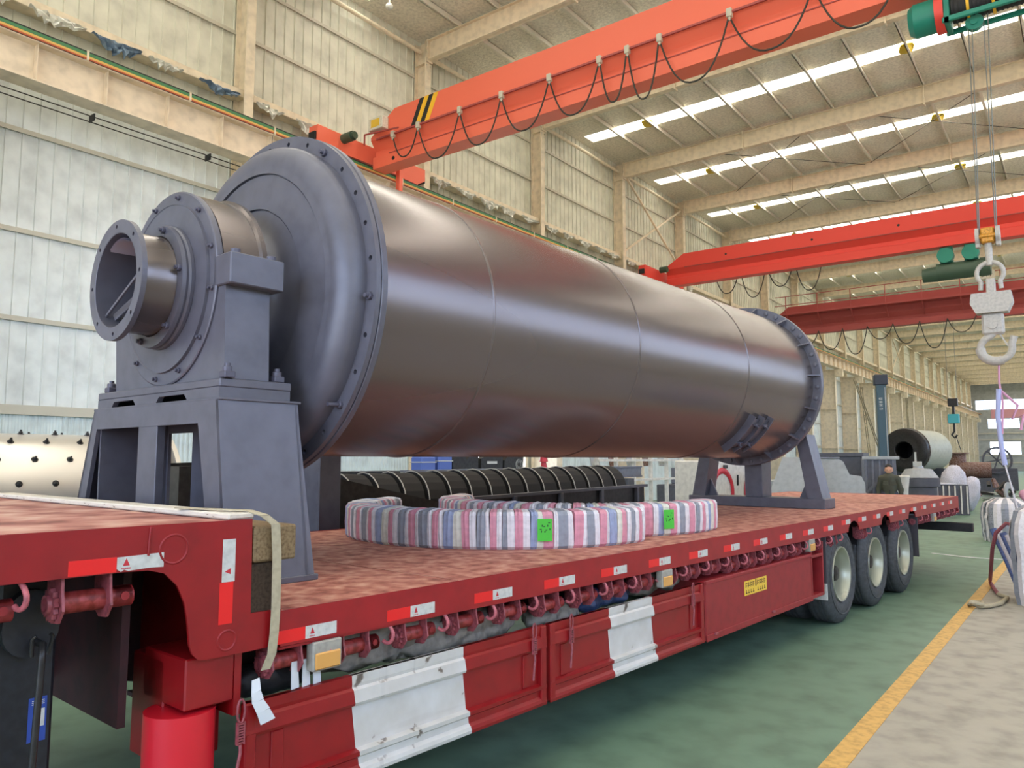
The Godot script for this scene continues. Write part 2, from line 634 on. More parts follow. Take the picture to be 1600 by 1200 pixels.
func build_hall() -> void:
	var z_end := frame_z(FRAMES - 1) - 3.0
	var z0 := FRAME0 + 0.4
	# ------------------------------------------------ floor
	var fl := structure("floor")
	var st := S()
	mbox(st, Vector3(WALL_X - 0.3, -0.3, z0), Vector3(RIGHT_X + 0.3, 0.0, z_end - 0.3))
	obj("concrete_slab", st, M.concrete, fl)
	var zs := [z0, -18.8, -41.0, -65.0, -100.0, z_end]
	for i in zs.size() - 1:
		st = S()
		mbox(st, Vector3(WALL_X, 0.0, zs[i] - 0.015), Vector3(-1.40, 0.004, zs[i + 1] + 0.015))
		obj("green_coating", st, M.green_floor, fl)
	st = S()
	for i in zs.size() - 1:
		mbox(st, Vector3(-1.40, 0.0, zs[i] - 0.015), Vector3(-1.265, 0.005, zs[i + 1] + 0.015))
	obj("yellow_line", st, M.yellow_line, fl)
	st = S()
	for i in range(1, zs.size() - 1):
		mbox(st, Vector3(WALL_X, 0.0, zs[i] + 0.014), Vector3(RIGHT_X, 0.0015, zs[i] - 0.014))
	obj("joint_filler", st, M.joint, fl)

	# ------------------------------------------------ left wall
	var wl := structure("wall_left")
	st = S()
	# outer skin, open at the roller door in the bay behind the mill
	var door_a := frame_z(5) - 0.35
	var door_b := frame_z(6) + 0.35
	mbox(st, Vector3(WALL_X - 0.25, 0.0, z0), Vector3(WALL_X - 0.03, ROOF_Y + 0.4, door_a))
	mbox(st, Vector3(WALL_X - 0.25, 2.75, door_a), Vector3(WALL_X - 0.03, ROOF_Y + 0.4, door_b))
	mbox(st, Vector3(WALL_X - 0.25, 0.0, door_b), Vector3(WALL_X - 0.03, ROOF_Y + 0.4, z_end))
	obj("backing", st, M.sheet_upper, wl)
	var w7 := BAY / 7.0
	var mid_sheet := sheet_mesh(w7, 6.75, 3, 0.032, 0.042)
	var top_sheet := sheet_mesh(w7, 5.2, 3, 0.032, 0.042)
	var low_sheet := sheet_mesh(w7, 2.75, 8, 0.018, 0.07)
	var mid_bay := sheet_mesh(BAY, 6.75, 21, 0.032, 0.042)
	var top_bay := sheet_mesh(BAY, 5.2, 21, 0.032, 0.042)
	var low_bay := sheet_mesh(BAY, 2.75, 50, 0.018, 0.07)
	for i in FRAMES - 1:
		var z := frame_z(i)
		if i >= 2 and i <= 10:
			for k in 7:
				var zz := z - w7 * k
				inst("wall_sheet", mid_sheet, M.sheet, wl, Transform3D(Basis.IDENTITY, Vector3(WALL_X, 2.75, zz)))
				inst("wall_sheet", top_sheet, M.sheet_upper, wl, Transform3D(Basis.IDENTITY, Vector3(WALL_X, 9.4, zz)))
				if i != 5:
					inst("wall_sheet", low_sheet, M.sheet_low, wl, Transform3D(Basis.IDENTITY, Vector3(WALL_X, 0.0, zz)))
		else:
			inst("wall_sheet", mid_bay, M.sheet, wl, Transform3D(Basis.IDENTITY, Vector3(WALL_X, 2.75, z)))
			inst("wall_sheet", top_bay, M.sheet_upper, wl, Transform3D(Basis.IDENTITY, Vector3(WALL_X, 9.4, z)))
			inst("wall_sheet", low_bay, M.sheet_low, wl, Transform3D(Basis.IDENTITY, Vector3(WALL_X, 0.0, z)))
	# girts: horizontal rails on the wall
	for y in [2.72, 4.4, 6.05, 7.95, 11.9, 13.3]:
		st = S()
		var t := 0.07 if y > 3.0 else 0.16
		mbox(st, Vector3(WALL_X + 0.0, y - t * 0.5, z0), Vector3(WALL_X + 0.07, y + t * 0.5, z_end))
		mbox(st, Vector3(WALL_X + 0.06, y - t * 0.5 - 0.02, z0), Vector3(WALL_X + 0.075, y - t * 0.5 + 0.02, z_end))
		obj("girt", st, M.girt, wl)
	# cream ledge beam above the crane runway
	st = S()
	mbox(st, Vector3(WALL_X + 0.0, 10.22, z0), Vector3(WALL_X + 0.36, 10.40, z_end), 0.01)
	obj("ledge_beam", st, M.cream, wl)

	# roller door frame in the opening
	var d1 := structure("door_1")
	st = S()
	mbox(st, Vector3(WALL_X - 0.25, 0.0, door_a), Vector3(WALL_X + 0.05, 2.75, door_a - 0.12))
	mbox(st, Vector3(WALL_X - 0.25, 0.0, door_b + 0.12), Vector3(WALL_X + 0.05, 2.75, door_b))
	mbox(st, Vector3(WALL_X - 0.25, 2.6, door_a), Vector3(WALL_X + 0.05, 2.75, door_b))
	mbox(st, Vector3(WALL_X - 0.2, 0.0, (door_a + door_b) * 0.5 + 0.05), Vector3(WALL_X - 0.08, 2.75, (door_a + door_b) * 0.5 - 0.05))
	obj("door_frame", st, M.cream, d1)

	# ------------------------------------------------ right wall with its band of windows
	var wr := structure("wall_right")
	st = S()
	mbox(st, Vector3(RIGHT_X, 0.0, z0), Vector3(RIGHT_X + 0.25, 4.6, z_end))
	mbox(st, Vector3(RIGHT_X, 9.6, z0), Vector3(RIGHT_X + 0.25, ROOF_Y + 0.4, z_end))
	for i in FRAMES:
		mbox(st, Vector3(RIGHT_X, 4.6, frame_z(i) + 0.35), Vector3(RIGHT_X + 0.25, 9.6, frame_z(i) - 0.35))
	obj("wall_panel", st, M.sheet_upper, wr)
	for i in FRAMES - 1:
		var w := structure("window_%d" % (i + 1))
		var za := frame_z(i) - 0.35
		var zb := frame_z(i + 1) + 0.35
		st = S()
		for k in 5:
			var zz := lerpf(za, zb, k / 4.0)
			mbox(st, Vector3(RIGHT_X + 0.08, 4.6, zz + 0.03), Vector3(RIGHT_X + 0.16, 9.6, zz - 0.03))
		for y in [4.63, 6.27, 7.93, 9.57]:
			mbox(st, Vector3(RIGHT_X + 0.08, y - 0.03, za), Vector3(RIGHT_X + 0.16, y + 0.03, zb))
		obj("window_frame", st, M.window_frame, w)
		st = S()
		mbox(st, Vector3(RIGHT_X + 0.115, 4.62, za), Vector3(RIGHT_X + 0.118, 9.58, zb))
		obj("pane", st, M.glass, w)

	# ------------------------------------------------ end walls
	var wn := structure("wall_near")
	st = S()
	mbox(st, Vector3(WALL_X - 0.25, 0, z0), Vector3(-13.0, ROOF_Y + 0.4, z0 + 0.25))
	mbox(st, Vector3(6.0, 0, z0), Vector3(RIGHT_X + 0.25, ROOF_Y + 0.4, z0 + 0.25))
	mbox(st, Vector3(-13.0, 10.2, z0), Vector3(6.0, ROOF_Y + 0.4, z0 + 0.25))
	obj("wall_panel", st, M.sheet_upper, wn)
	var wf := structure("wall_far")
	st = S()
	var ze := z_end
	# openings: high strip, mid window, low window
	var ops := [[-15.0, 8.5, 9.85, 11.35], [-13.4, -9.1, 6.8, 8.3], [-13.3, -9.1, 2.6, 4.6]]
	mbox(st, Vector3(WALL_X - 0.25, 0, ze), Vector3(RIGHT_X + 0.25, 2.6, ze - 0.25))
	mbox(st, Vector3(WALL_X - 0.25, 2.6, ze), Vector3(-13.3, 4.6, ze - 0.25))
	mbox(st, Vector3(-9.1, 2.6, ze), Vector3(RIGHT_X + 0.25, 4.6, ze - 0.25))
	mbox(st, Vector3(WALL_X - 0.25, 4.6, ze), Vector3(RIGHT_X + 0.25, 6.8, ze - 0.25))
	mbox(st, Vector3(WALL_X - 0.25, 6.8, ze), Vector3(-13.4, 8.3, ze - 0.25))
	mbox(st, Vector3(-9.1, 6.8, ze), Vector3(RIGHT_X + 0.25, 8.3, ze - 0.25))
	mbox(st, Vector3(WALL_X - 0.25, 8.3, ze), Vector3(RIGHT_X + 0.25, 9.85, ze - 0.25))
	mbox(st, Vector3(WALL_X - 0.25, 9.85, ze), Vector3(-15.0, 11.35, ze - 0.25))
	mbox(st, Vector3(8.5, 9.85, ze), Vector3(RIGHT_X + 0.25, 11.35, ze - 0.25))
	mbox(st, Vector3(WALL_X - 0.25, 11.35, ze), Vector3(RIGHT_X + 0.25, ROOF_Y + 0.4, ze - 0.25))
	obj("wall_panel", st, M.end_wall, wf)
	st = S()
	mbox(st, Vector3(-12.9, 8.4, ze), Vector3(RIGHT_X, 9.8, ze + 0.03))
	obj("pink_band", st, M.pink_band, wf)
	st = S()
	for y in [1.2, 2.4, 4.9, 5.9]:
		mbox(st, Vector3(WALL_X, y, ze), Vector3(RIGHT_X, y + 0.16, ze + 0.12))
	obj("girt", st, M.girt, wf)
	for q in ops.size():
		var op: Array = ops[q]
		var w := structure("window_%d" % (FRAMES + q))
		st = S()
		mbox(st, Vector3(op[0], op[2], ze - 0.12), Vector3(op[1], op[3], ze - 0.123))
		obj("pane", st, M.glass, w)
		st = S()
		var cols := int(maxf(2.0, (op[1] - op[0]) / 1.1))
		for k in cols + 1:
			var xx := lerpf(op[0], op[1], float(k) / cols)
			mbox(st, Vector3(xx - 0.03, op[2], ze - 0.1), Vector3(xx + 0.03, op[3], ze - 0.15))
		obj("window_frame", st, M.window_frame, w)

	# ------------------------------------------------ roof: insulated sheets, skylight strips
	var ce := structure("ceiling")
	for i in FRAMES - 1:
		var z := frame_z(i)
		st = S()
		mbox(st, Vector3(WALL_X - 0.3, ROOF_Y, z + (0.4 if i == 0 else 0.0)), Vector3(RIGHT_X + 0.3, ROOF_Y + 0.2, z - 3.0))
		mbox(st, Vector3(WALL_X - 0.3, ROOF_Y, z - 3.72), Vector3(RIGHT_X + 0.3, ROOF_Y + 0.2, z - BAY - (3.3 if i == FRAMES - 2 else 0.0)))
		mbox(st, Vector3(WALL_X - 0.3, ROOF_Y, z - 3.0), Vector3(-15.35, ROOF_Y + 0.2, z - 3.72))
		mbox(st, Vector3(8.4, ROOF_Y, z - 3.0), Vector3(RIGHT_X + 0.3, ROOF_Y + 0.2, z - 3.72))
		obj("roof_sheet", st, M.foil, ce)
		st = S()
		mbox(st, Vector3(-15.35, ROOF_Y + 0.06, z - 3.0), Vector3(8.4, ROOF_Y + 0.2, z - 3.72))
		obj("skylight_window", st, M.skylight_glow, ce)
	# purlins
	for k in 16:
		var x := -14.0 + 1.45 * k
		var pu := thing("roof_purlin", "thin grey steel purlin running lengthwise under the foil roof lining", "purlin", Vector3(x, ROOF_Y - 0.2, 0), 0.0, "purlins under the roof lining")
		st = S()
		mbox(st, Vector3(-0.012, 0, z0), Vector3(0.012, 0.2, z_end))
		obj("web", st, M.purlin, pu)
		st = S()
		mbox(st, Vector3(-0.012, 0.0, z0), Vector3(0.065, 0.012, z_end))
		mbox(st, Vector3(-0.065, 0.188, z0), Vector3(0.012, 0.2, z_end))
		obj("lip", st, M.purlin, pu)
	# bits of yellow foil where the lining is torn beside the skylights
	for i in range(5, 12):
		for x in [-12.75, -3.9]:
			var fo := thing("torn_lining_patch", "crumpled scrap of golden yellow insulation foil beside a skylight strip", "insulation scrap", Vector3(x, ROOF_Y - 0.02, frame_z(i) - 3.36), 0.0, "golden foil scraps beside skylights")
			st = S()
			var nz := FastNoiseLite.new()
			nz.seed = i
			nz.frequency = 0.3
			lump(st, Vector3(0, -0.02, 0), Vector3(0.42, 0.07, 0.62), Basis(Vector3.UP, 0.2), nz, 0.05, 7, 6.0)
			obj("foil", st, M.gold_foil, fo)

	# ------------------------------------------------ portal frames
	for i in FRAMES:
		var z := frame_z(i)
		var where := "cream steel portal column against the corrugated wall, carrying roof beam and crane runway"
		var co := thing("steel_column", where, "column", Vector3(-15.25, 0, z), 0.0, "portal columns along the corrugated wall")
		st = S()
		mbox(st, Vector3(-0.03, 8.2, 0.125), Vector3(0.0, ROOF_Y - 0.2, -0.125), 0.004)
		obj("flange", st, M.cream, co)
		st = S()
		mbox(st, Vector3(-0.45, 8.2, 0.125), Vector3(-0.42, ROOF_Y - 0.2, -0.125), 0.004)
		obj("flange", st, M.cream, co)
		st = S()
		mbox(st, Vector3(-0.43, 8.2, 0.01), Vector3(-0.02, ROOF_Y - 0.2, -0.01))
		mbox(st, Vector3(-0.43, 13.6, 0.12), Vector3(-0.02, 13.63, -0.12))
		obj("web", st, M.cream, co)
		# lower, deeper shaft
		st = S()
		mbox(st, Vector3(0.62, 0, 0.17), Vector3(0.65, 8.3, -0.17), 0.004)
		obj("lower_flange", st, M.cream, co)
		st = S()
		mbox(st, Vector3(-0.45, 0, 0.17), Vector3(-0.42, 8.3, -0.17), 0.004)
		obj("lower_flange", st, M.cream, co)
		st = S()
		mbox(st, Vector3(-0.43, 0, 0.012), Vector3(0.63, 8.3, -0.012))
		for y in [2.6, 5.4, 8.25]:
			mbox(st, Vector3(-0.43, y, 0.16), Vector3(0.63, y + 0.03, -0.16))
		obj("lower_web", st, M.cream, co)
		st = S()
		mbox(st, Vector3(-0.47, 0, 0.25), Vector3(0.72, 0.04, -0.25), 0.005)
		obj("base_plate", st, M.cream, co)
		st = S()
		mbox(st, Vector3(0.64, 7.75, 0.13), Vector3(1.18, 8.3, -0.13), 0.006)
		obj("bracket", st, M.cream, co)
		if i >= 3 and i <= 9:
			st = S()
			for y in [13.55, 13.75, 13.95, 14.15]:
				for zz in [-0.08, 0.08]:
					bolt(st, Vector3(0.0, y, zz), Vector3(1, 0, 0), 0.022, 0.025)
			var bb := obj("bolts", st, M.girt, co)
			bb.set_meta("kind", "stuff")
		# roof beam
		var be := thing("roof_beam", "cream steel roof beam spanning the hall between portal columns", "roof beam", Vector3(-15.25, 13.68, z), 0.0, "roof beams across the hall")
		st = S()
		prism(st, [Vector2(0, 0.0), Vector2(24.25, 0.0), Vector2(24.25, 0.6), Vector2(0, 0.6)], Transform3D(Basis.IDENTITY, Vector3(0, 0.0, -0.008)), 0.016)
		obj("web", st, M.cream, be)
		st = S()
		mbox(st, Vector3(0, 0.0, 0.11), Vector3(24.25, 0.02, -0.11), 0.004)
		obj("flange", st, M.cream, be)
		st = S()
		mbox(st, Vector3(0, 0.6, 0.11), Vector3(24.25, 0.62, -0.11), 0.004)
		obj("flange", st, M.cream, be)
		for x in [0.05, 5.2, 11.4]:
			st = S()
			mbox(st, Vector3(x - 0.02, -0.06, 0.115), Vector3(x + 0.02, 0.66, -0.115), 0.004)
			obj("splice_plate", st, M.cream, be)
		st = S()
		for k in 16:
			var x := 1.25 + 1.45 * k
			mbox(st, Vector3(x - 0.06, 0.62, 0.03), Vector3(x + 0.02, 0.84, -0.03))
		var cl := obj("purlin_cleats", st, M.cream, be)
		cl.set_meta("kind", "stuff")

	# eave struts: pipes between the columns under the roof
	for i in range(2, FRAMES - 1):
		var z := frame_z(i)
		var ev := thing("eave_pipe", "cream steel tube tying neighbouring columns together under the eaves", "pipe", Vector3(-15.45, 13.98, z), 0.0, "eave tubes between columns")
		st = S()
		cyl(st, Vector3(0, 0, -0.13), Vector3(0, 0, -BAY + 0.13), 0.065, 0.065, 10)
		obj("tube", st, M.cream, ev)
		st = S()
		mbox(st, Vector3(-0.09, -0.1, -0.10), Vector3(0.09, 0.1, -0.13))
		obj("end_plate", st, M.cream, ev)
	# crossed braces in two bays
	for i in [7, 16]:
		var z := frame_z(i)
		for flip in [0, 1]:
			var br := thing("cross_brace", "cream steel angle brace crossing its twin in an X on the upper wall", "brace", Vector3(-15.36 + 0.12 * flip, 10.5, z), 0.0, "crossed wall braces")
			st = S()
			var a := Vector3(0, 0.1 if flip == 0 else 3.3, -0.2)
			var b := Vector3(0, 3.3 if flip == 0 else 0.1, -BAY + 0.2)
			bar(st, a, b, 0.08, 0.09, Vector3.RIGHT, 0.01)
			obj("angle", st, M.cream, br)

	# thin tie rods crossing under the roof in two bays
	for i in [7, 8]:
		var z := frame_z(i)
		for k in 3:
			for flip in [0, 1]:
				var ro := thing("tie_rod", "thin dark tie rod running slantwise between two roof beams", "tie rod", Vector3(-12.6 + 5.8 * k, 14.22 + 0.03 * flip, z), 0.0, "slanting tie rods under the roof")
				st = S()
				cyl(st, Vector3(0.0 if flip == 0 else 5.6, 0, -0.02), Vector3(5.6 if flip == 0 else 0.0, 0, -BAY + 0.02), 0.012, 0.012, 6)
				obj("rod", st, M.cable, ro)
	# small white lamp globe under the eaves of the near bay
	var gl := thing("globe_lamp", "small white globe lamp hanging under the roof beside the near wall bay", "lamp", Vector3(-14.6, 13.98, -13.8))
	st = S()
	lathe(st, [Vector2(0, 0), Vector2(0.01, 0.05), Vector2(0.06, 0.1), Vector2(0.13, 0.1), Vector2(0.18, 0.06), Vector2(0.2, 0.03)], Transform3D(frame_of(Vector3.UP), Vector3.ZERO), 18, 60.0)
	obj("globe", st, M.tape_white, gl)
	st = S()
	cyl(st, Vector3(0, 0.19, 0), Vector3(0, 0.5, 0), 0.025, 0.025, 8)
	obj("stem", st, M.purlin, gl)

	# ------------------------------------------------ crane runway
	for i in FRAMES - 1:
		var z := frame_z(i)
		var ru := thing("runway_girder", "cream plate girder of the crane runway spanning one bay, ribbed with stiffeners", "girder", Vector3(-14.45, 8.33, z), 0.0, "crane runway girders")
		st = S()
		mbox(st, Vector3(-0.008, 0.02, -0.01), Vector3(0.008, 0.7, -BAY + 0.01))
		obj("web", st, M.cream_runway, ru)
		st = S()
		mbox(st, Vector3(-0.24, 0, -0.005), Vector3(0.2, 0.022, -BAY + 0.005), 0.004)
		obj("flange", st, M.cream_runway, ru)
		st = S()
		mbox(st, Vector3(-0.24, 0.7, -0.005), Vector3(0.2, 0.725, -BAY + 0.005), 0.004)
		obj("flange", st, M.cream_runway, ru)
		for k in 6:
			st = S()
			var zz := -0.02 - (BAY - 0.04) * k / 5.0
			mbox(st, Vector3(-0.2, 0.05, zz + 0.007), Vector3(0.15, 0.7, zz - 0.007))
			obj("stiffener", st, M.cream_runway, ru)
	var rail := thing("crane_rail", "dark steel crane rail running along the top of the runway girders", "rail", Vector3(-14.5, 9.055, z0))
	st = S()
	prism(st, [Vector2(-0.06, 0), Vector2(0.06, 0), Vector2(0.06, 0.02), Vector2(0.015, 0.03), Vector2(0.015, 0.09), Vector2(0.035, 0.1), Vector2(0.035, 0.13), Vector2(-0.035, 0.13), Vector2(-0.035, 0.1), Vector2(-0.015, 0.09), Vector2(-0.015, 0.03), Vector2(-0.06, 0.02)], Transform3D.IDENTITY, z_end - z0)
	obj("rail_section", st, M.dark_steel, rail)
	var cb := thing("conductor_bars", "green yellow and orange crane conductor bars along the runway edge", "conductor rail", Vector3(-14.24, 9.06, z0))
	var ys := [["orange_bar", 0.0, 0.02], ["yellow_bar", 0.025, 0.038], ["green_bar", 0.068, 0.06], ["black", 0.132, 0.024]]
	for q in ys:
		st = S()
		mbox(st, Vector3(-0.1 * q[1], q[1], 0), Vector3(-0.1 * q[1] + 0.03, q[1] + q[2], z_end - z0))
		obj(q[0] if q[0] != "black" else "black_cable", st, M[q[0]], cb)
	for i in range(3, 24):
		for k in 3:
			st = S()
			mbox(st, Vector3(-0.08, -0.02, -(z0 - frame_z(i)) - 2.0 * k - 0.02), Vector3(0.035, 0.165, -(z0 - frame_z(i)) - 2.0 * k + 0.02))
			obj("clip", st, M.cream, cb)
	# cable pair under the runway
	var uc := thing("runway_cable", "pair of thin dark cables strung under the crane runway girder", "cable", Vector3(-14.9, 8.22, frame_z(2)))
	for q in 2:
		st = S()
		pipe(st, [Vector3(0.16 * q, 0.05 * q, 0), Vector3(0.16 * q, 0.05 * q - 0.03, -6.0), Vector3(0.16 * q, 0.05 * q, -12.0)], 0.011, 6)
		obj("cable", st, M.cable, uc)
	for k in 5:
		st = S()
		mbox(st, Vector3(-0.02, -0.03, -1.2 - 2.4 * k), Vector3(0.18, 0.1, -1.225 - 2.4 * k))
		obj("hanger", st, M.black, uc)
	# torn insulation hanging under the ledge beam
	var nz2 := FastNoiseLite.new()
	nz2.frequency = 0.35
	for k in 26:
		nz2.seed = 50 + k
		var z := frame_z(3) - BAY * (k / 5) - 0.24 - 1.14 * (k % 5)
		var blue := k == 2 or k == 4
		var nm := "torn dark blue insulation foil drooping under the cream wall ledge" if blue else "torn white insulation foil drooping under the cream wall ledge"
		var tf := thing("torn_foil", nm, "insulation scrap", Vector3(WALL_X + 0.46, 10.18, z), 0.0, "blue insulation scraps" if blue else "white insulation scraps")
		st = S()
		var len := rng.randf_range(0.75, 1.05)
		var hang := rng.randf_range(0.2, 0.46)
		var nx := 14
		var ny := 5
		var pts := []
		for a in nx + 1:
			var row := []
			for b in ny + 1:
				var u := float(a) / nx
				var v := float(b) / ny
				var drop := hang * (0.35 + 0.65 * absf(nz2.get_noise_2d(a * 3.0, 7.0)) * 2.0) * sin(PI * clampf(u * 0.96 + 0.02, 0, 1)) + 0.02
				row.append(Vector3(nz2.get_noise_2d(a * 4.0, b * 5.0) * 0.16, 0.04 - drop * v, -len * u))
			pts.append(row)
		for a in nx:
			for b in ny:
				quad(st, pts[a][b], pts[a + 1][b], pts[a + 1][b + 1], pts[a][b + 1], Vector3(1, 0, 0))
				quad(st, pts[a][b] - Vector3(0.006, 0, 0), pts[a + 1][b] - Vector3(0.006, 0, 0), pts[a + 1][b + 1] - Vector3(0.006, 0, 0), pts[a][b + 1] - Vector3(0.006, 0, 0), Vector3(-1, 0, 0))
		obj("foil", st, M.torn_blue if blue else M.torn_foil, tf)

# ==================================================================== overhead cranes
func girder_ring(x: float, top: float, y0: float, k := 1.0) -> Array:
	var q := [[-0.3, top], [0.3, top], [0.3, y0 + 0.72], [0.13, y0 + 0.48], [0.13, y0 + 0.33], [0.22, y0 + 0.3], [0.22, y0], [-0.22, y0], [-0.22, y0 + 0.3], [-0.13, y0 + 0.33], [-0.13, y0 + 0.48], [-0.3, y0 + 0.72]]
	var r := []
	for p in q:
		r.append(Vector3(x, p[1], p[0] * k))
	return r

func crane_base(label: String, m: Material, z: float, y0: float, h: float, far_x: float, dy := 0.0) -> Node3D:
	var c := thing("overhead_crane", label, "crane", Vector3(-14.5, y0, z))
	var st := S()
	# end truck on the rail
	var p := [Vector2(-1.85, 0.2), Vector2(-1.85, 0.66), Vector2(1.85, 0.66), Vector2(1.85, 0.34), Vector2(1.55, 0.16), Vector2(0.6, 0.2), Vector2(-0.6, 0.2), Vector2(-1.55, 0.16)]
	prism(st, p, Transform3D(Basis(Vector3(0, 0, -1), Vector3(0, 1, 0), Vector3(1, 0, 0)), Vector3(-0.16, dy, 0)), 0.32)
	obj("end_truck", st, m, c)
	for s in [-1.5, 1.5]:
		st = S()
		cyl(st, Vector3(-0.06, 0.21 + dy, s), Vector3(0.06, 0.21 + dy, s), 0.14, 0.14, 18)
		obj("wheel", st, M.dark_steel, c)
		st = S()
		mbox(st, Vector3(-0.12, 0.3 + dy, s * 1.25 - 0.03), Vector3(0.12, 0.5 + dy, s * 1.25 + 0.03), 0.01)
		obj("buffer", st, M.black, c)
	# girder, its end sloping down to the truck
	st = S()
	var rings := [girder_ring(0.32, 0.80 + dy * 0.5, 0.0), girder_ring(1.15, h, 0.0), girder_ring(far_x, h, 0.0)]
	loft(st, rings)
	obj("girder", st, m, c)
	# far end truck
	st = S()
	prism(st, p, Transform3D(Basis(Vector3(0, 0, -1), Vector3(0, 1, 0), Vector3(1, 0, 0)), Vector3(far_x, dy, 0)), 0.32)
	obj("end_truck", st, m, c)
	return c

func sag(a: Vector3, b: Vector3, drop: float, n := 14) -> Array:
	var r := []
	for i in n + 1:
		var t := float(i) / n
		var k := 1.0 - pow(absf(2.0 * t - 1.0), 2.4)
		r.append(a.lerp(b, t) - Vector3(0, drop * k, 0))
	return r

func build_cranes() -> void:
	var span := 22.6
	# ---------- near crane
	var y0 := 9.12
	var z1 := -13.15
	var c := crane_base("orange overhead crane with black and yellow hazard stripes and looping festoon cable", M.crane_orange, z1, y0, 1.36, span)
	var st := S()
	# festoon track along the lower edge of the web
	mbox(st, Vector3(0.6, 0.64, 0.36), Vector3(span - 1.0, 0.68, 0.40))
	obj("festoon_track", st, M.crane_dark, c)
	st = S()
	mbox(st, Vector3(0.9, 0.28, 0.225), Vector3(span - 0.8, 0.30, 0.235))
	obj("web_seam", st, M.crane_dark, c)
	var xs := [1.2, 2.06, 3.37, 4.58, 5.85, 7.06, 7.69, 8.38, 9.75, 11.2, 12.6, 14.2]
	var drops := [0.55, 0.85, 0.85, 0.85, 0.85, 0.85, 0.98, 0.95, 0.8, 0.9, 0.8]
	for i in xs.size():
		st = S()
		mbox(st, Vector3(xs[i] - 0.05, 0.56, 0.34), Vector3(xs[i] + 0.05, 0.72, 0.44), 0.01)
		cyl(st, Vector3(xs[i], 0.5, 0.39), Vector3(xs[i], 0.57, 0.39), 0.03, 0.03, 8)
		obj("cable_trolley", st, M.girt, c)
		if i < xs.size() - 1:
			st = S()
			pipe(st, sag(Vector3(xs[i] + 0.02, 0.52, 0.39), Vector3(xs[i + 1] - 0.02, 0.52, 0.41), drops[i]), 0.017, 6)
			obj("festoon_cable", st, M.cable, c)
	# hazard stripes on the near web
	for k in 4:
		st = S()
		var x := 1.72 + 0.15 * k
		prism(st, [Vector2(x, 0.72), Vector2(x + 0.15, 0.72), Vector2(x + 0.45, 1.355), Vector2(x + 0.3, 1.355)], Transform3D(Basis.IDENTITY, Vector3(0, 0, 0.3)), 0.004)
		obj("hazard_stripe", st, M.black if k % 2 == 0 else M.hazard_yellow, c)
	# drive motor on the truck, control box, guide leg
	st = S()
	cyl(st, Vector3(0.16, 0.56, 1.05), Vector3(0.5, 0.56, 1.05), 0.12, 0.12, 14)
	cyl(st, Vector3(0.5, 0.56, 1.05), Vector3(0.58, 0.56, 1.05), 0.09, 0.09, 14)
	obj("drive_motor", st, M.hoist_dark, c)
	st = S()
	mbox(st, Vector3(0.45, 0.86, 0.30), Vector3(0.95, 1.18, 0.52), 0.015)
	var cbx := obj("control_box", st, M.wrap_cream, c)
	st = S()
	mbox(st, Vector3(0.55, 0.92, 0.521), Vector3(0.85, 1.12, 0.526))
	obj("box_panel", st, M.sign_yellow, cbx)
	st = S()
	bar(st, Vector3(0.3, 0.82, 0.5), Vector3(1.5, 0.7, 0.5), 0.03, 0.03)
	bar(st, Vector3(0.3, 0.82, 0.5), Vector3(0.3, 0.55, 0.5), 0.03, 0.03)
	obj("bracket", st, M.crane_dark, c)
	st = S()
	mbox(st, Vector3(0.28, -0.42, -0.75), Vector3(0.42, 0.3, -0.62), 0.01)
	mbox(st, Vector3(0.18, -0.46, -0.82), Vector3(0.5, -0.4, -0.55), 0.01)
	obj("guide_leg", st, M.crane_orange, c)
	st = S()
	cyl(st, Vector3(1.05, 0.13, 0.22), Vector3(1.05, 0.13, 0.228), 0.05, 0.05, 12)
	obj("hole_plug", st, M.black, c)

	# ---------- hoist under the near crane
	var hx := -1.15
	var h := thing("electric_hoist", "green wire rope hoist with black drum and orange guard disc under the near crane", "hoist", Vector3(hx, 8.42, z1))
	st = S()
	cyl(st, Vector3(-0.2, 0.32, 0), Vector3(0.95, 0.32, 0), 0.2, 0.2, 28)
	for k in 18:
		lathe(st, [Vector2(-0.02, 0.2), Vector2(0, 0.212), Vector2(0.02, 0.2)], Transform3D(frame_of(Vector3.RIGHT), Vector3(-0.15 + 0.06 * k, 0.32, 0)), 28, 70.0)
	obj("drum", st, M.black, h)
	st = S()
	cyl(st, Vector3(-0.72, 0.32, 0), Vector3(-0.42, 0.32, 0), 0.26, 0.26, 26)
	cyl(st, Vector3(-0.8, 0.32, 0), Vector3(-0.72, 0.32, 0), 0.2, 0.26, 26)
	obj("motor", st, M.hoist_green, h)
	st = S()
	cyl(st, Vector3(-0.42, 0.32, 0), Vector3(-0.3, 0.32, 0), 0.3, 0.3, 26)
	obj("guard_disc", st, M.crane_red, h)
	st = S()
	mbox(st, Vector3(-0.32, 0.05, 0.2), Vector3(1.15, 0.13, 0.26), 0.01)
	mbox(st, Vector3(-0.32, 0.05, -0.26), Vector3(1.15, 0.13, -0.2), 0.01)
	mbox(st, Vector3(-0.3, 0.05, -0.26), Vector3(-0.22, 0.66, 0.26), 0.01)
	mbox(st, Vector3(1.0, 0.05, -0.26), Vector3(1.08, 0.66, 0.26), 0.01)
	obj("frame", st, M.hoist_green, h)
	for x in [0.02, 0.35]:
		st = S()
		lathe(st, [Vector2(-0.02, 0.225), Vector2(0.02, 0.225)], Transform3D(frame_of(Vector3.RIGHT), Vector3(x, 0.32, 0)), 28)
		obj("rope_guide", st, M.hazard_yellow, h)
	st = S()
	cyl(st, Vector3(0.08, 0.02, -0.05), Vector3(0.08, 0.02, 0.05), 0.12, 0.12, 22)
	cyl(st, Vector3(0.08, 0.02, -0.07), Vector3(0.08, 0.02, 0.07), 0.05, 0.05, 12)
	obj("sheave", st, M.hoist_green, h)
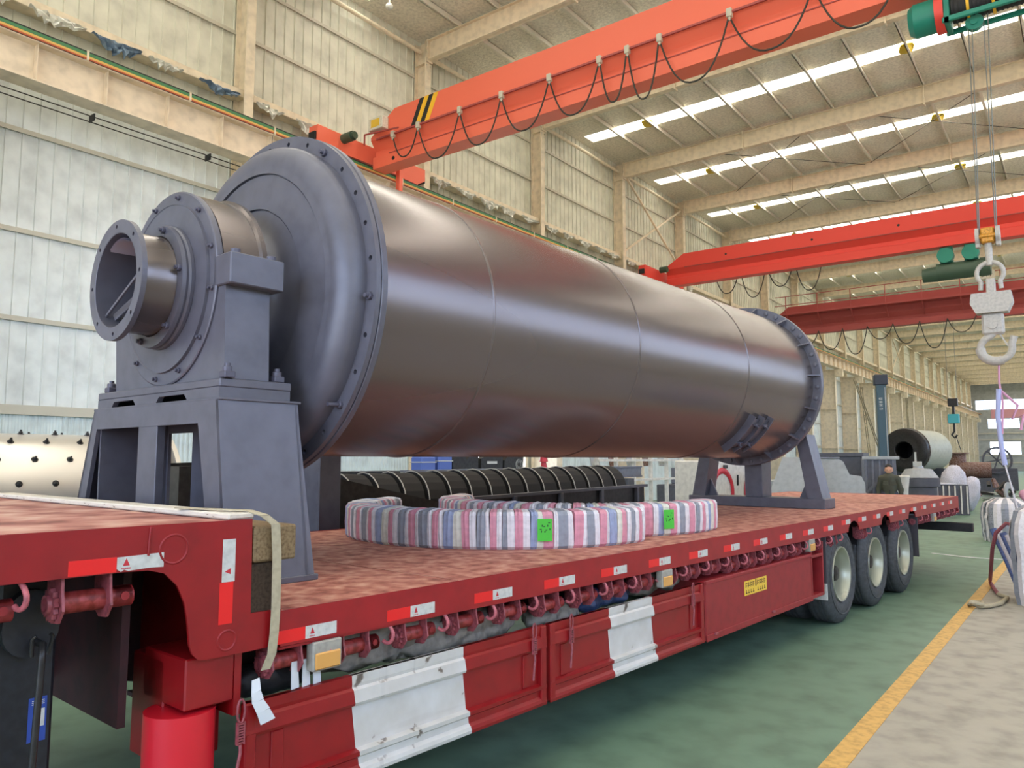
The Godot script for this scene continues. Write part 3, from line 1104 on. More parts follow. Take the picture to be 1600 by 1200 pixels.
	for x in [-0.2, 0.9]:
		st = S()
		mbox(st, Vector3(x - 0.08, 0.6, -0.2), Vector3(x + 0.08, 0.86, -0.14), 0.01)
		mbox(st, Vector3(x - 0.08, 0.6, 0.24), Vector3(x + 0.08, 0.86, 0.3), 0.01)
		cyl(st, Vector3(x, 0.78, 0.1), Vector3(x, 0.78, 0.2), 0.08, 0.08, 14)
		obj("trolley_wheel", st, M.hoist_green, h)
	# ropes
	for k in 4:
		st = S()
		var x0: float = [0.0, 0.05, 0.2, 0.26][k]
		var x1: float = [-0.04, -0.02, 0.18, 0.2][k]
		pipe(st, [Vector3(x0, 0.1, 0.03 * (k % 2)), Vector3(x1, -3.28, 0.03 * (k % 2))], 0.009, 6)
		obj("wire_rope", st, M.rope, h)

	# ---------- hook block, hanging scale and hook
	var hb := thing("hook_block", "orange and grey hook block with two pulley cheeks hanging on wire ropes", "hook block", Vector3(-1.07, 4.86, z1))
	for x in [-0.13, 0.13]:
		st = S()
		lathe(st, [Vector2(-0.025, 0), Vector2(-0.025, 0.13), Vector2(0.025, 0.13), Vector2(0.025, 0)], Transform3D(frame_of(Vector3.RIGHT), Vector3(x, 0.25, 0)), 22)
		mbox(st, Vector3(x - 0.03, 0.08, -0.06), Vector3(x + 0.03, 0.3, 0.06), 0.01)
		obj("pulley_cheek", st, M.hook_grey, hb)
	st = S()
	mbox(st, Vector3(-0.09, 0.13, -0.09), Vector3(0.09, 0.36, 0.09), 0.02)
	mbox(st, Vector3(-0.12, 0.2, -0.11), Vector3(0.12, 0.26, 0.11), 0.02)
	obj("cross_head", st, M.brass, hb)
	st = S()
	cyl(st, Vector3(0, -0.2, 0), Vector3(0, 0.14, 0), 0.045, 0.05, 14)
	obj("shank", st, M.hook_grey, hb)
	var sc := thing("crane_scale", "pale grey crane scale with bow shackle between hook block and hook", "crane scale", Vector3(-1.07, 4.04, z1))
	st = S()
	var ring := []
	for i in 19:
		var t := lerpf(-0.25 * PI, 1.25 * PI, i / 18.0)
		ring.append(Vector3(cos(t) * 0.17, 0.5 + sin(t) * 0.17, 0))
	ring.insert(0, Vector3(0.13, 0.26, 0))
	ring.append(Vector3(-0.13, 0.26, 0))
	pipe(st, ring, 0.033, 10)
	obj("shackle", st, M.hook_grey, sc)
	st = S()
	mbox(st, Vector3(-0.06, 0.18, -0.05), Vector3(0.06, 0.42, 0.05), 0.015)
	obj("lug", st, M.hook_grey, sc)
	st = S()
	prism(st, [Vector2(-0.25, 0.2), Vector2(0.25, 0.2), Vector2(0.27, 0.05), Vector2(0.2, -0.1), Vector2(-0.2, -0.1), Vector2(-0.27, 0.05)], Transform3D(Basis.IDENTITY, Vector3(0, 0, -0.12)), 0.24)
	obj("scale_body", st, M.hook_grey, sc)
	st = S()
	mbox(st, Vector3(-0.14, -0.42, -0.07), Vector3(0.14, -0.1, 0.07), 0.03)
	obj("lower_lug", st, M.hook_grey, sc)
	st = S()
	cyl(st, Vector3(0, -0.28, -0.09), Vector3(0, -0.28, 0.09), 0.06, 0.06, 14)
	obj("pin", st, M.hook_grey, sc)
	var hk := thing("lifting_hook", "large grey forged lifting hook below the crane scale", "hook", Vector3(-1.07, 3.3, z1))
	st = S()
	var hp := [Vector3(0, 0.42, 0), Vector3(-0.02, 0.32, 0)]
	for i in 17:
		var t := lerpf(0.62 * PI, 2.08 * PI, i / 16.0)
		hp.append(Vector3(cos(t) * 0.2 + 0.02, sin(t) * 0.19 + 0.12, 0))
	hp.append(Vector3(0.25, 0.28, 0))
	# taper by stacking two passes
	pipe(st, hp, 0.05, 10)
	pipe(st, hp.slice(6, 14), 0.068, 10)
	obj("hook_body", st, M.hook_grey, hk)
	st = S()
	bar(st, Vector3(0.06, 0.36, 0), Vector3(0.17, 0.14, 0), 0.03, 0.02)
	obj("safety_latch", st, M.hook_grey, hk)
	# slings tied to the hook, trailing to the floor
	var sl := thing("knotted_sling", "thin blue and white rope knotted on the lifting hook, trailing down", "rope", Vector3(-1.03, 3.12, z1))
	st = S()
	pipe(st, [Vector3(0.0, 0.06, 0), Vector3(-0.01, -0.2, 0.01), Vector3(0.02, -0.5, 0), Vector3(-0.01, -0.95, 0.01)], 0.016, 6)
	obj("cord", st, M.sling_pink, sl)
	st = S()
	pipe(st, [Vector3(-0.02, -0.3, 0.02), Vector3(-0.05, -0.7, 0.02), Vector3(-0.03, -1.15, 0.0), Vector3(0.0, -1.4, 0)], 0.034, 8)
	obj("webbing", st, M.sling_blue, sl)
	st = S()
	pipe(st, [Vector3(0.0, -0.32, 0), Vector3(0.2, -0.55, 0.02), Vector3(0.12, -0.75, 0.0), Vector3(0.26, -0.68, 0.0), Vector3(0.22, -0.9, 0.02)], 0.02, 6)
	obj("loose_end", st, M.sling_pink, sl)
	st = S()
	pipe(st, [Vector3(0.0, -1.4, 0), Vector3(0.06, -1.7, 0), Vector3(0.13, -2.1, 0), Vector3(0.2, -2.5, 0.02)], 0.012, 6)
	obj("thin_cord", st, M.wrap_white, sl)

	# ---------- second crane
	var z2 := -30.0
	c = crane_base("plain red overhead crane standing behind the near orange one", M.crane_red, z2, 9.16, 1.3, span)
	st = S()
	cyl(st, Vector3(0.3, 0.62, 0.75), Vector3(0.62, 0.62, 0.75), 0.13, 0.13, 14)
	obj("drive_motor", st, M.hoist_dark, c)
	for x in [3.0, 6.4, 9.4]:
		st = S()
		cyl(st, Vector3(x, 0.98, 0.295), Vector3(x, 0.98, 0.305), 0.045, 0.045, 12)
		obj("hole_plug", st, M.black, c)
	st = S()
	mbox(st, Vector3(1.2, 0.70, 0.30), Vector3(span - 1.0, 0.73, 0.33))
	obj("web_edge", st, M.crane_dark, c)
	for i in 4:
		st = S()
		pipe(st, sag(Vector3(2.2 + 1.1 * i, 0.5, -0.4), Vector3(3.3 + 1.1 * i, 0.5, -0.4), 1.0 + 0.3 * (i % 2)), 0.02, 6)
		obj("festoon_cable", st, M.cable, c)
	var h2 := thing("electric_hoist", "dark green grimy wire rope hoist slung under the plain red crane", "hoist", Vector3(-3.45, 8.2, z2))
	st = S()
	cyl(st, Vector3(-0.55, 0.1, 0), Vector3(0.75, 0.1, 0), 0.3, 0.3, 22)
	obj("drum", st, M.hoist_dark, h2)
	st = S()
	cyl(st, Vector3(-1.0, 0.05, 0), Vector3(-0.55, 0.05, 0), 0.24, 0.27, 20)
	obj("motor", st, M.hoist_dark, h2)
	st = S()
	cyl(st, Vector3(0.75, 0.1, 0), Vector3(1.05, 0.1, 0), 0.33, 0.3, 20)
	obj("gear_box", st, M.hoist_dark, h2)
	for x in [-0.25, 0.5]:
		st = S()
		cyl(st, Vector3(x, 0.62, 0.02), Vector3(x, 0.62, 0.3), 0.26, 0.26, 20)
		mbox(st, Vector3(x - 0.2, 0.2, -0.2), Vector3(x + 0.2, 0.99, 0.02), 0.02)
		obj("trolley_wheel", st, M.hoist_green, h2)

	# ---------- third crane: girder with walkway and handrail
	var z3 := -44.0
	c = crane_base("dull dark red overhead crane with ribbed girder and walkway rail", M.crane_dark, z3, 8.78, 1.62, span, 0.34)
	st = S()
	mbox(st, Vector3(0.6, 1.05, 0.3), Vector3(span - 0.5, 1.13, 0.95), 0.01)
	obj("walkway", st, M.crane_dark, c)
	for i in 13:
		st = S()
		bar(st, Vector3(1.2 + 1.7 * i, 0.45, 0.25), Vector3(1.2 + 1.7 * i, 1.06, 0.9), 0.06, 0.06)
		obj("walkway_strut", st, M.crane_dark, c)
		st = S()
		mbox(st, Vector3(1.2 + 1.7 * i - 0.02, 1.1, 0.9), Vector3(1.2 + 1.7 * i + 0.02, 2.1, 0.94))
		obj("rail_post", st, M.crane_dark, c)
	st = S()
	for y in [1.6, 2.1]:
		bar(st, Vector3(0.6, y, 0.92), Vector3(span - 0.5, y, 0.92), 0.035, 0.035)
	obj("handrail", st, M.crane_dark, c)
	for i in 7:
		st = S()
		pipe(st, sag(Vector3(1.5 + 1.25 * i, 0.1, 0.3), Vector3(2.75 + 1.25 * i, 0.1, 0.3), 0.75 + 0.35 * (i % 3)), 0.026, 6)
		obj("festoon_cable", st, M.cable, c)
	st = S()
	mbox(st, Vector3(10.4, 1.75, 0.95), Vector3(11.2, 2.15, 0.98))
	var pl := obj("number_plate", st, M.wrap_cream, c)
	st = S()
	for k in 4:
		mbox(st, Vector3(10.52 + 0.16 * k, 1.84, 0.98), Vector3(10.55 + 0.16 * k, 2.06, 0.984))
		mbox(st, Vector3(10.52 + 0.16 * k, 1.95, 0.98), Vector3(10.62 + 0.16 * k, 1.98, 0.984))
	var ps := obj("plate_strokes", st, M.brown_vessel, pl)
	ps.set_meta("kind", "stuff")

# ==================================================================== low-bed trailer
const DECK := 1.175
const GOOSE := 1.56
const EDGE := -2.83              # n of the near side
const FAR := -5.73               # n of the far side

func add_wheel(tr: Node3D, s: float, n_out: float, towards: float) -> void:
	# a pair of tyres; the outer rim is a deep dish. towards: +1 when the outside faces +n
	var w := Node3D.new()
	w.name = "wheel"
	tr.add_child(w, true)
	w.position = P(s, 0.535, n_out)
	var xf := Transform3D(frame_of(Vector3(-towards, 0, 0)), Vector3.ZERO)
	for k in 2:
		var o := 0.33 * k
		var st := S()
		var prof := [Vector2(o + 0.035, 0.295), Vector2(o + 0.012, 0.33), Vector2(o + 0.0, 0.40), Vector2(o + 0.012, 0.47), Vector2(o + 0.035, 0.515), Vector2(o + 0.052, 0.53)]
		for g in 4:
			var x := o + 0.052 + 0.0465 * g
			prof.append(Vector2(x + 0.012, 0.535))
			prof.append(Vector2(x + 0.034, 0.535))
			prof.append(Vector2(x + 0.036, 0.522))
			prof.append(Vector2(x + 0.0445, 0.522))
		prof.append_array([Vector2(o + 0.24, 0.535), Vector2(o + 0.262, 0.515), Vector2(o + 0.285, 0.47), Vector2(o + 0.295, 0.40), Vector2(o + 0.28, 0.33), Vector2(o + 0.26, 0.295)])
		lathe(st, prof, xf, 56, 35.0)
		# raised ring on the sidewall
		lathe(st, [Vector2(o + 0.006, 0.435), Vector2(o - 0.003, 0.43), Vector2(o + 0.003, 0.42)], xf, 56, 70.0)
		obj("tyre", st, M.rubber, w)
	var st := S()
	lathe(st, [Vector2(0.05, 0.27), Vector2(0.012, 0.285), Vector2(0.008, 0.298), Vector2(0.03, 0.305), Vector2(0.05, 0.298)], xf, 48, 50.0)
	lathe(st, [Vector2(0.2, 0.255), Vector2(0.12, 0.25), Vector2(0.05, 0.272), Vector2(0.012, 0.285)], xf, 48, 60.0)
	lathe(st, [Vector2(0.21, 0.0), Vector2(0.21, 0.11), Vector2(0.19, 0.13), Vector2(0.175, 0.2), Vector2(0.2, 0.255)], xf, 48, 50.0)
	obj("rim", st, M.rim, w)
	st = S()
	lathe(st, [Vector2(0.21, 0.10), Vector2(0.11, 0.095), Vector2(0.07, 0.075), Vector2(0.06, 0.0)], Transform3D(xf.basis, Vector3.ZERO), 28, 40.0)
	obj("hub", st, M.dark_steel, w)
	st = S()
	for k in 10:
		var a := TAU * k / 10.0
		var b := xf.basis
		bolt(st, xf * Vector3(cos(a) * 0.165, sin(a) * 0.165, 0.182), b * Vector3(0, 0, -1), 0.016, 0.03)
	var lg := obj("wheel_nuts", st, M.rim, w)
	lg.set_meta("kind", "stuff")


func make_winch() -> Array:
	# [name, mesh, material] in axes: x to the outside, -z along the trailer, y up from the rail's underside
	var out := []
	var st := S()
	var ax := -0.075
	var ty := -0.085
	cyl(st, Vector3(ax, ty, -0.075), Vector3(ax, ty, -0.30), 0.034, 0.034, 14)
	out.append(["roller", st.commit(), "tube_rust"])
	st = S()
	lathe(st, [Vector2(0.0, 0.022), Vector2(0.0, 0.034), Vector2(0.06, 0.034), Vector2(0.06, 0.022)], Transform3D(frame_of(Vector3(0, 0, -1)), Vector3(ax, ty, -0.245)), 14)
	cyl(st, Vector3(ax + 0.028, ty + 0.004, -0.275), Vector3(ax + 0.036, ty + 0.004, -0.275), 0.014, 0.014, 10)
	out.append(["roller_socket", st.commit(), "red_worn"])
	for z in [-0.085, -0.225]:
		st = S()
		var p := [Vector2(-0.005, 0.0), Vector2(0.0, -0.05), Vector2(0.012, -0.1), Vector2(-0.02, -0.14), Vector2(-0.075, -0.145), Vector2(-0.115, -0.12), Vector2(-0.12, 0.0)]
		prism(st, p, Transform3D(Basis.IDENTITY, Vector3(-0.02, 0, z)), 0.008)
		out.append(["hanger_plate", st.commit(), "hook_red"])
	st = S()
	var teeth := []
	for k in 28:
		var a := TAU * k / 28.0
		var r := 0.052 if k % 2 == 0 else 0.042
		teeth.append(Vector2(cos(a) * r, sin(a) * r))
	prism(st, teeth, Transform3D(Basis.IDENTITY, Vector3(ax, ty, -0.075)), 0.014)
	out.append(["ratchet_wheel", st.commit(), "hook_red"])
	st = S()
	lathe(st, [Vector2(0.03, 0.0), Vector2(0.03, 0.02), Vector2(0.0, 0.022), Vector2(0.0, 0.03), Vector2(0.012, 0.032)], Transform3D(frame_of(Vector3(0, 0, -1)), Vector3(ax, ty, -0.05)), 14, 30.0)
	out.append(["socket", st.commit(), "hook_red"])
	return out

func hook_mesh() -> ArrayMesh:
	var st := S()
	var pts := [Vector3(-0.02, 0.0, 0), Vector3(0.0, -0.02, 0)]
	for k in 8:
		var a := lerpf(0.25 * PI, -0.75 * PI, k / 7.0)
		pts.append(Vector3(cos(a) * 0.032 - 0.02, sin(a) * 0.036 - 0.052, 0))
	pipe(st, pts, 0.0095, 8)
	return st.commit()

func hook_strap_mark(st: SurfaceTool, c: Vector3, w: float, h: float) -> void:
	# small triangle mark with a line of print under it, on a face across x
	prism(st, [Vector2(-w, -h), Vector2(w, -h), Vector2(0, h)], Transform3D(Basis(Vector3(0, 0, -1), Vector3(0, 1, 0), Vector3(1, 0, 0)), c), 0.0006)
	for k in 5:
		mbox(st, c + Vector3(0, -h * 1.5, (k - 2) * w * 0.55 + w * 0.2), c + Vector3(0.0006, -h * 1.9, (k - 2) * w * 0.55 - w * 0.1))

func build_trailer() -> void:
	var tr := on_trailer("low_bed_trailer", "long red low-bed semi-trailer with raised gooseneck, hazard-striped side guards and three axles", "trailer", 0.0, 0.0, 0.0)
	var st := S()
	# ---------------- gooseneck
	tbox(st, -1.6, 1.70, GOOSE - 0.02, GOOSE, FAR, EDGE - 0.012, 0.003)
	obj("gooseneck_deck", st, M.deck, tr)
	st = S()
	var pl := [Vector2(-1.6, GOOSE + 0.004), Vector2(1.70, GOOSE + 0.002), Vector2(1.705, 1.19), Vector2(1.845, 1.188), Vector2(1.845, 1.045)]
	pl.append_array([Vector2(1.70, 1.043), Vector2(1.52, 1.044), Vector2(1.49, 1.052), Vector2(1.468, 1.075), Vector2(1.456, 1.11), Vector2(1.445, 1.2), Vector2(1.43, 1.27), Vector2(1.40, 1.335), Vector2(1.35, 1.385), Vector2(1.29, 1.402), Vector2(1.2, 1.405), Vector2(-1.6, 1.405)])
	side_prism(st, pl, EDGE - 0.012, 0.012)
	obj("gooseneck_side_plate", st, M.red, tr)
	st = S()
	side_prism(st, pl, FAR, 0.012)
	obj("gooseneck_side_plate", st, M.red, tr)
	for q in [[1.382, 1.47, 0.052], [1.606, 1.102, 0.037]]:
		st = S()
		lathe(st, [Vector2(-0.001, q[2] - 0.006), Vector2(0.003, q[2] - 0.002), Vector2(0.003, q[2] + 0.002), Vector2(-0.001, q[2] + 0.006)], Transform3D(frame_of(Vector3(1, 0, 0)), P(q[0], q[1], EDGE)), 36, 60.0)
		obj("pressed_ring", st, M.red, tr)
	st = S()
	pipe(st, [P(1.293, GOOSE - 0.004, EDGE + 0.001), P(1.29, 1.52, EDGE + 0.002), P(1.288, 1.455, EDGE + 0.001)], 0.005, 6)
	obj("weld_bead", st, M.red, tr)
	# underside and rear wall of the gooseneck, main beams
	st = S()
	tbox(st, -1.6, 1.69, 1.40, 1.42, FAR + 0.02, EDGE - 0.03)
	obj("gooseneck_underside", st, M.chassis, tr)
	st = S()
	tbox(st, 1.66, 1.69, 0.80, GOOSE - 0.03, FAR + 0.02, EDGE - 0.03)
	obj("gooseneck_rear_wall", st, M.red, tr)
	for n in [-3.72, -4.84]:
		st = S()
		side_prism(st, [Vector2(-1.6, 1.4), Vector2(0.9, 1.4), Vector2(1.66, 1.4), Vector2(1.66, 0.78), Vector2(0.9, 0.98), Vector2(-1.6, 1.1)], n, 0.03)
		obj("gooseneck_beam", st, M.chassis, tr)
		st = S()
		tbox(st, 1.66, 14.9, 0.72, 1.12, n, n + 0.03)
		tbox(st, 1.66, 14.9, 0.70, 0.72, n - 0.08, n + 0.11)
		obj("main_beam", st, M.chassis, tr)
	# ribs and cross wall seen under the gooseneck
	st = S()
	tbox(st, 1.30, 1.33, 0.80, 1.4, FAR + 0.3, -3.05)
	obj("cross_wall", st, M.chassis, tr)
	st = S()
	tbox(st, 1.46, 1.66, 0.86, 1.05, -3.2, EDGE - 0.03, 0.006)
	obj("gusset_box", st, M.red, tr)
	st = S()
	tbox(st, 0.3, 1.3, 0.78, 0.84, -4.6, -4.5, 0.004)
	tbox(st, 0.95, 1.0, 0.84, 1.0, -4.6, -4.5)
	obj("under_bracket", st, M.chassis_black, tr)

	# ---------------- load deck
	st = S()
	tbox(st, 1.70, 15.06, DECK - 0.012, DECK, FAR + 0.01, EDGE - 0.01)
	obj("load_deck", st, M.deck_plate, tr)
	for s in [2.9, 5.9, 8.9, 11.9]:
		st = S()
		tbox(st, s, s + 0.012, DECK, DECK + 0.003, FAR + 0.02, EDGE - 0.03)
		obj("deck_weld", st, M.deck, tr)
	# side rails; the near one has round notches over the wheels
	var rp := [Vector2(1.845, DECK + 0.004), Vector2(15.06, DECK + 0.004), Vector2(15.06, 0.985)]
	for c in [11.95, 10.65, 9.35]:
		for k in 9:
			var a := PI * k / 8.0
			rp.append(Vector2(c + cos(a) * 0.2, 0.985 + sin(a) * 0.115))
	rp.append_array([Vector2(9.0, 0.985), Vector2(3.2, 1.02), Vector2(1.845, 1.035)])
	st = S()
	side_prism(st, rp, EDGE - 0.01, 0.01)
	tbox(st, 1.845, 8.9, 1.02, 1.03, EDGE - 0.07, EDGE - 0.009)
	obj("side_rail", st, M.rail_red, tr)
	st = S()
	tbox(st, 1.72, 15.06, 1.0, DECK + 0.004, FAR, FAR + 0.01)
	obj("side_rail", st, M.rail_red, tr)
	st = S()
	tbox(st, 15.05, 15.06, 0.9, DECK + 0.003, FAR, EDGE, 0.002)
	obj("tail_board", st, M.rail_red, tr)
	for k in 22:
		st = S()
		var s := 2.1 + 0.6 * k
		tbox(st, s, s + 0.05, 0.98, DECK - 0.013, FAR + 0.02, EDGE - 0.13)
		obj("cross_member", st, M.chassis, tr)
	st = S()
	tbox(st, 2.0, 9.0, 0.95, DECK - 0.013, -3.17, -3.14)
	obj("inner_sill", st, M.chassis, tr)
	# rear bumper bar
	st = S()
	tbox(st, 14.55, 14.67, 0.62, 0.76, FAR + 0.25, EDGE + 0.28, 0.01)
	obj("rear_bumper", st, M.chassis_black, tr)
	for n in [-3.4, -5.1]:
		st = S()
		tbox(st, 14.55, 14.62, 0.7, 1.0, n, n + 0.06)
		obj("bumper_arm", st, M.chassis_black, tr)

	# ---------------- reflective tapes
	var tape_x := 0.0008
	for k in 23:
		var s := 1.964 + 0.592 * k
		if s > 14.9:
			break
		var yc := 1.072 if k < 12 else 1.10
		st = S()
		tbox(st, s, s + 0.16, yc - 0.026, yc + 0.026, EDGE, EDGE + tape_x)
		var t := obj("white_tape", st, M.tape_white, tr)
		if k < 9:
			st = S()
			hook_strap_mark(st, P(s + 0.035, yc + 0.004, EDGE + tape_x), 0.011, 0.013)
			obj("triangle_print", st, M.mark_red, t)
		st = S()
		tbox(st, s - 0.145, s - 0.001, yc - 0.026, yc + 0.026, EDGE, EDGE + tape_x)
		obj("red_tape", st, M.tape_red, tr)
	st = S()
	side_prism(st, [Vector2(1.18, 1.458), Vector2(1.345, 1.462), Vector2(1.345, 1.41), Vector2(1.29, 1.412), Vector2(1.22, 1.408), Vector2(1.205, 1.414), Vector2(1.195, 1.407), Vector2(1.18, 1.418)], EDGE, tape_x)
	var wt := obj("white_tape", st, M.tape_white, tr)
	st = S()
	hook_strap_mark(st, P(1.212, 1.44, EDGE + tape_x), 0.012, 0.013)
	obj("triangle_print", st, M.mark_red, wt)
	st = S()
	tbox(st, 1.023, 1.179, 1.408, 1.46, EDGE, EDGE + tape_x)
	obj("red_tape", st, M.tape_red, tr)
	st = S()
	tbox(st, 1.576, 1.63, 1.325, 1.489, EDGE, EDGE + tape_x)
	wt = obj("white_tape", st, M.tape_white, tr)
	st = S()
	prism(st, [Vector2(-0.012, -0.012), Vector2(0.012, -0.012), Vector2(0.0, 0.013)], Transform3D(Basis(Vector3(0, 1, 0), Vector3(0, 0, 1), Vector3(1, 0, 0)), P(1.6, 1.365, EDGE + tape_x)), 0.0006)
	obj("triangle_print", st, M.mark_red, wt)
	st = S()
	tbox(st, 1.568, 1.625, 1.165, 1.324, EDGE, EDGE + tape_x)
	obj("red_tape", st, M.tape_red, tr)

	# ---------------- strap winches and hooks under the rail
	var winch := make_winch()
	var hook := hook_mesh()
	var wn := 0
	var s := 1.74
	while s < 14.8:
		var skip := false
		for c in [9.35, 10.65, 11.95]:
			if absf(s + 0.15 - c) < 0.32:
				skip = true
		for c in [9.0, 10.3, 11.6]:
			if absf(s + 0.15 - c) < 0.22:
				skip = true
		if not skip:
			var w := Node3D.new()
			w.name = "strap_winch"
			tr.add_child(w, true)
			w.position = P(s, (1.035 if s < 3.2 else (1.02 if s < 6.0 else 0.995)) + (0.0 if s > 2.0 else 0.01), EDGE)
			for part in winch:
				inst(part[0], part[1], M[part[2]], w, Transform3D.IDENTITY)
			inst("tie_hook", hook, M.hook_pink, tr, Transform3D(Basis(Vector3.UP, 0.35), P(s + 0.345, 1.03 if s < 3.2 else (1.018 if s < 6.0 else 0.995), EDGE - 0.01)))
			wn += 1
		s += 0.36
	# winches of the gooseneck
	for g in [0.55, 0.93, 1.04]:
		if g > 1.0:
			continue
		var w := Node3D.new()
		w.name = "strap_winch"
		tr.add_child(w, true)
		w.position = P(g, 1.405, EDGE)
		w.scale = Vector3(1.1, 1.1, 1.1)
		for part in winch:
			inst(part[0], part[1], M[part[2]], w, Transform3D.IDENTITY)
		inst("tie_hook", hook, M.hook_pink, tr, Transform3D(Basis(Vector3.UP, 0.35), P(g - 0.03, 1.405, EDGE - 0.01)))
	# amber side lamps
	for q in [[2.0, 0.996], [4.95, 0.98], [7.9, 0.97], [13.2, 0.95]]:
		var l := Node3D.new()
		l.name = "side_lamp"
		tr.add_child(l, true)
		l.position = P(q[0], q[1], EDGE + 0.005)
		st = S()
		mbox(st, Vector3(-0.05, -0.095, 0.0), Vector3(0.004, 0.028, -0.15), 0.006)
		obj("lamp_body", st, M.lamp_body, l)
		st = S()
		mbox(st, Vector3(0.0, -0.088, -0.010), Vector3(0.012, -0.018, -0.140), 0.006)
		obj("amber_lens", st, M.amber, l)

	# ---------------- side guards
	side_guard(tr, 1.70, 3.62, [[2.22, 2.93]], true)
	side_guard(tr, 3.655, 5.60, [[4.28, 4.83]], false)
	# tool box
	st = S()
	tbox(st, 5.63, 7.95, 0.39, 0.85, -3.4, EDGE - 0.005, 0.01)
	obj("tool_box", st, M.red_worn, tr)
	st = S()
	tbox(st, 5.63, 7.95, 0.39, 0.44, EDGE - 0.006, EDGE + 0.004, 0.003)
	tbox(st, 5.63, 7.95, 0.825, 0.85, EDGE - 0.006, EDGE + 0.004, 0.003)
	obj("box_rim", st, M.red_worn, tr)
	for q in [5.75, 6.9]:
		st = S()
		tbox(st, q, q + 0.05, 0.425, 0.445, EDGE, EDGE + 0.02, 0.004)
		obj("box_hinge", st, M.hook_red, tr)
	st = S()
	tbox(st, 6.35, 6.82, 0.645, 0.765, EDGE - 0.005, EDGE - 0.003)
	var sg := obj("warning_sign", st, M.sign_yellow, tr)
	st = S()
	for k in 9:
		if k == 4:
			tbox(st, 6.575, 6.595, 0.705, 0.76, EDGE - 0.003, EDGE - 0.002)
			continue
		var a := 6.375 + 0.048 * k
		tbox(st, a, a + 0.010, 0.71, 0.752, EDGE - 0.003, EDGE - 0.002)
		tbox(st, a + 0.016, a + 0.032, 0.74, 0.748, EDGE - 0.003, EDGE - 0.002)
		tbox(st, a + 0.016, a + 0.032, 0.72, 0.728, EDGE - 0.003, EDGE - 0.002)
		tbox(st, a, a + 0.03, 0.66, 0.668, EDGE - 0.003, EDGE - 0.002)
		tbox(st, a + 0.008, a + 0.016, 0.662, 0.69, EDGE - 0.003, EDGE - 0.002)
	var mk := obj("sign_strokes", st, M.timber_dark, sg)
	mk.set_meta("kind", "stuff")
	# end frame behind the tool box, with a white flap
	st = S()
	for q in [[7.97, 8.0], [8.3, 8.33]]:
		tbox(st, q[0], q[1], 0.40, 0.95, -3.0, EDGE - 0.01, 0.004)
	tbox(st, 7.97, 8.33, 0.40, 0.43, -3.0, EDGE - 0.01, 0.004)
	tbox(st, 7.97, 8.33, 0.80, 0.83, -3.0, EDGE - 0.01, 0.004)
	obj("guard_end_frame", st, M.red_worn, tr)
	st = S()
	tbox(st, 8.40, 8.415, 0.50, 1.0, -3.42, EDGE - 0.005, 0.004)
	obj("mud_flap", st, M.mud_flap, tr)
	st = S()
	tbox(st, 8.395, 8.41, 0.33, 0.50, -3.42, EDGE - 0.005, 0.004)
	obj("white_flap", st, M.tape_white, tr)
	st = S()
	tbox(st, 12.25, 12.265, 0.42, 1.0, -3.42, EDGE - 0.005, 0.004)
	obj("mud_flap", st, M.mud_flap, tr)
	# half-round fenders over the wheels
	for c in [9.0, 10.3, 11.6]:
		st = S()
		lathe(st, [Vector2(0.0, 0.60), Vector2(0.5, 0.60)], Transform3D(Basis(Vector3(0, 0, -1), Vector3(0, 1, 0), Vector3(1, 0, 0)), P(c, 0.5, -3.44)), 14, 40.0, 0.5, PI - 0.5)
		obj("fender", st, M.chassis_black, tr)

	# ---------------- wheels and axles
	for c in [9.0, 10.3, 11.6]:
		add_wheel(tr, c, EDGE - 0.03, 1.0)
		add_wheel(tr, c, FAR + 0.03, -1.0)
		st = S()
		cyl(st, P(c, 0.535, EDGE - 0.25), P(c, 0.535, FAR + 0.25), 0.075, 0.075, 14)
		obj("axle", st, M.chassis_black, tr)
		for n in [-3.7, -4.86]:
			st = S()
			for k in 4:
				pipe(st, sag(P(c - 0.5 + 0.05 * k, 0.66 - 0.025 * k, n), P(c + 0.5 - 0.05 * k, 0.66 - 0.025 * k, n), 0.05, 8), 0.018, 6)
			obj("leaf_spring", st, M.chassis_black, tr)

	# ---------------- landing leg with crank under the gooseneck
	var lg := Node3D.new()
	lg.name = "landing_leg"
	tr.add_child(lg, true)
	lg.position = P(0, 0, 0)
	st = S()
	tbox(st, 0.90, 1.09, 0.42, 1.38, -3.24, -3.08, 0.012)
	obj("outer_tube", st, M.leg_black, lg)
	st = S()
	tbox(st, 0.95, 1.06, 0.03, 0.45, -3.2, -3.1, 0.008)
	tbox(st, 0.87, 1.14, 0.0, 0.03, -3.3, -3.0, 0.008)
	obj("inner_tube", st, M.chassis_black, lg)
	st = S()
	var gp := []
	for k in 20:
		var a := TAU * k / 20.0
		gp.append(Vector2(0.99 + cos(a) * 0.09, 1.22 + sin(a) * (0.13 if sin(a) > 0 else 0.10)))
	side_prism(st, gp, -3.085, 0.05)
	obj("gear_case", st, M.leg_black, lg)
	st = S()
	pipe(st, [P(1.01, 1.17, -3.04), P(1.01, 1.17, -2.98), P(1.005, 1.12, -2.965), P(0.99, 0.7, -2.96), P(0.985, 0.35, -2.96)], 0.012, 8)
	pipe(st, [P(0.985, 1.13, -3.0), P(0.98, 1.19, -2.99), P(0.99, 1.2, -2.985)], 0.007, 6)
	pipe(st, [P(1.035, 1.13, -3.0), P(1.045, 1.19, -2.99), P(1.035, 1.2, -2.985)], 0.007, 6)
	obj("crank_handle", st, M.dark_steel, lg)
	st = S()
	tbox(st, 1.01, 1.068, 0.82, 0.97, -3.08, -3.0785)
	var stick := obj("maker_sticker", st, M.sticker_blue, lg)
	st = S()
	tbox(st, 1.03, 1.062, 0.87, 0.93, -3.0785, -3.078)
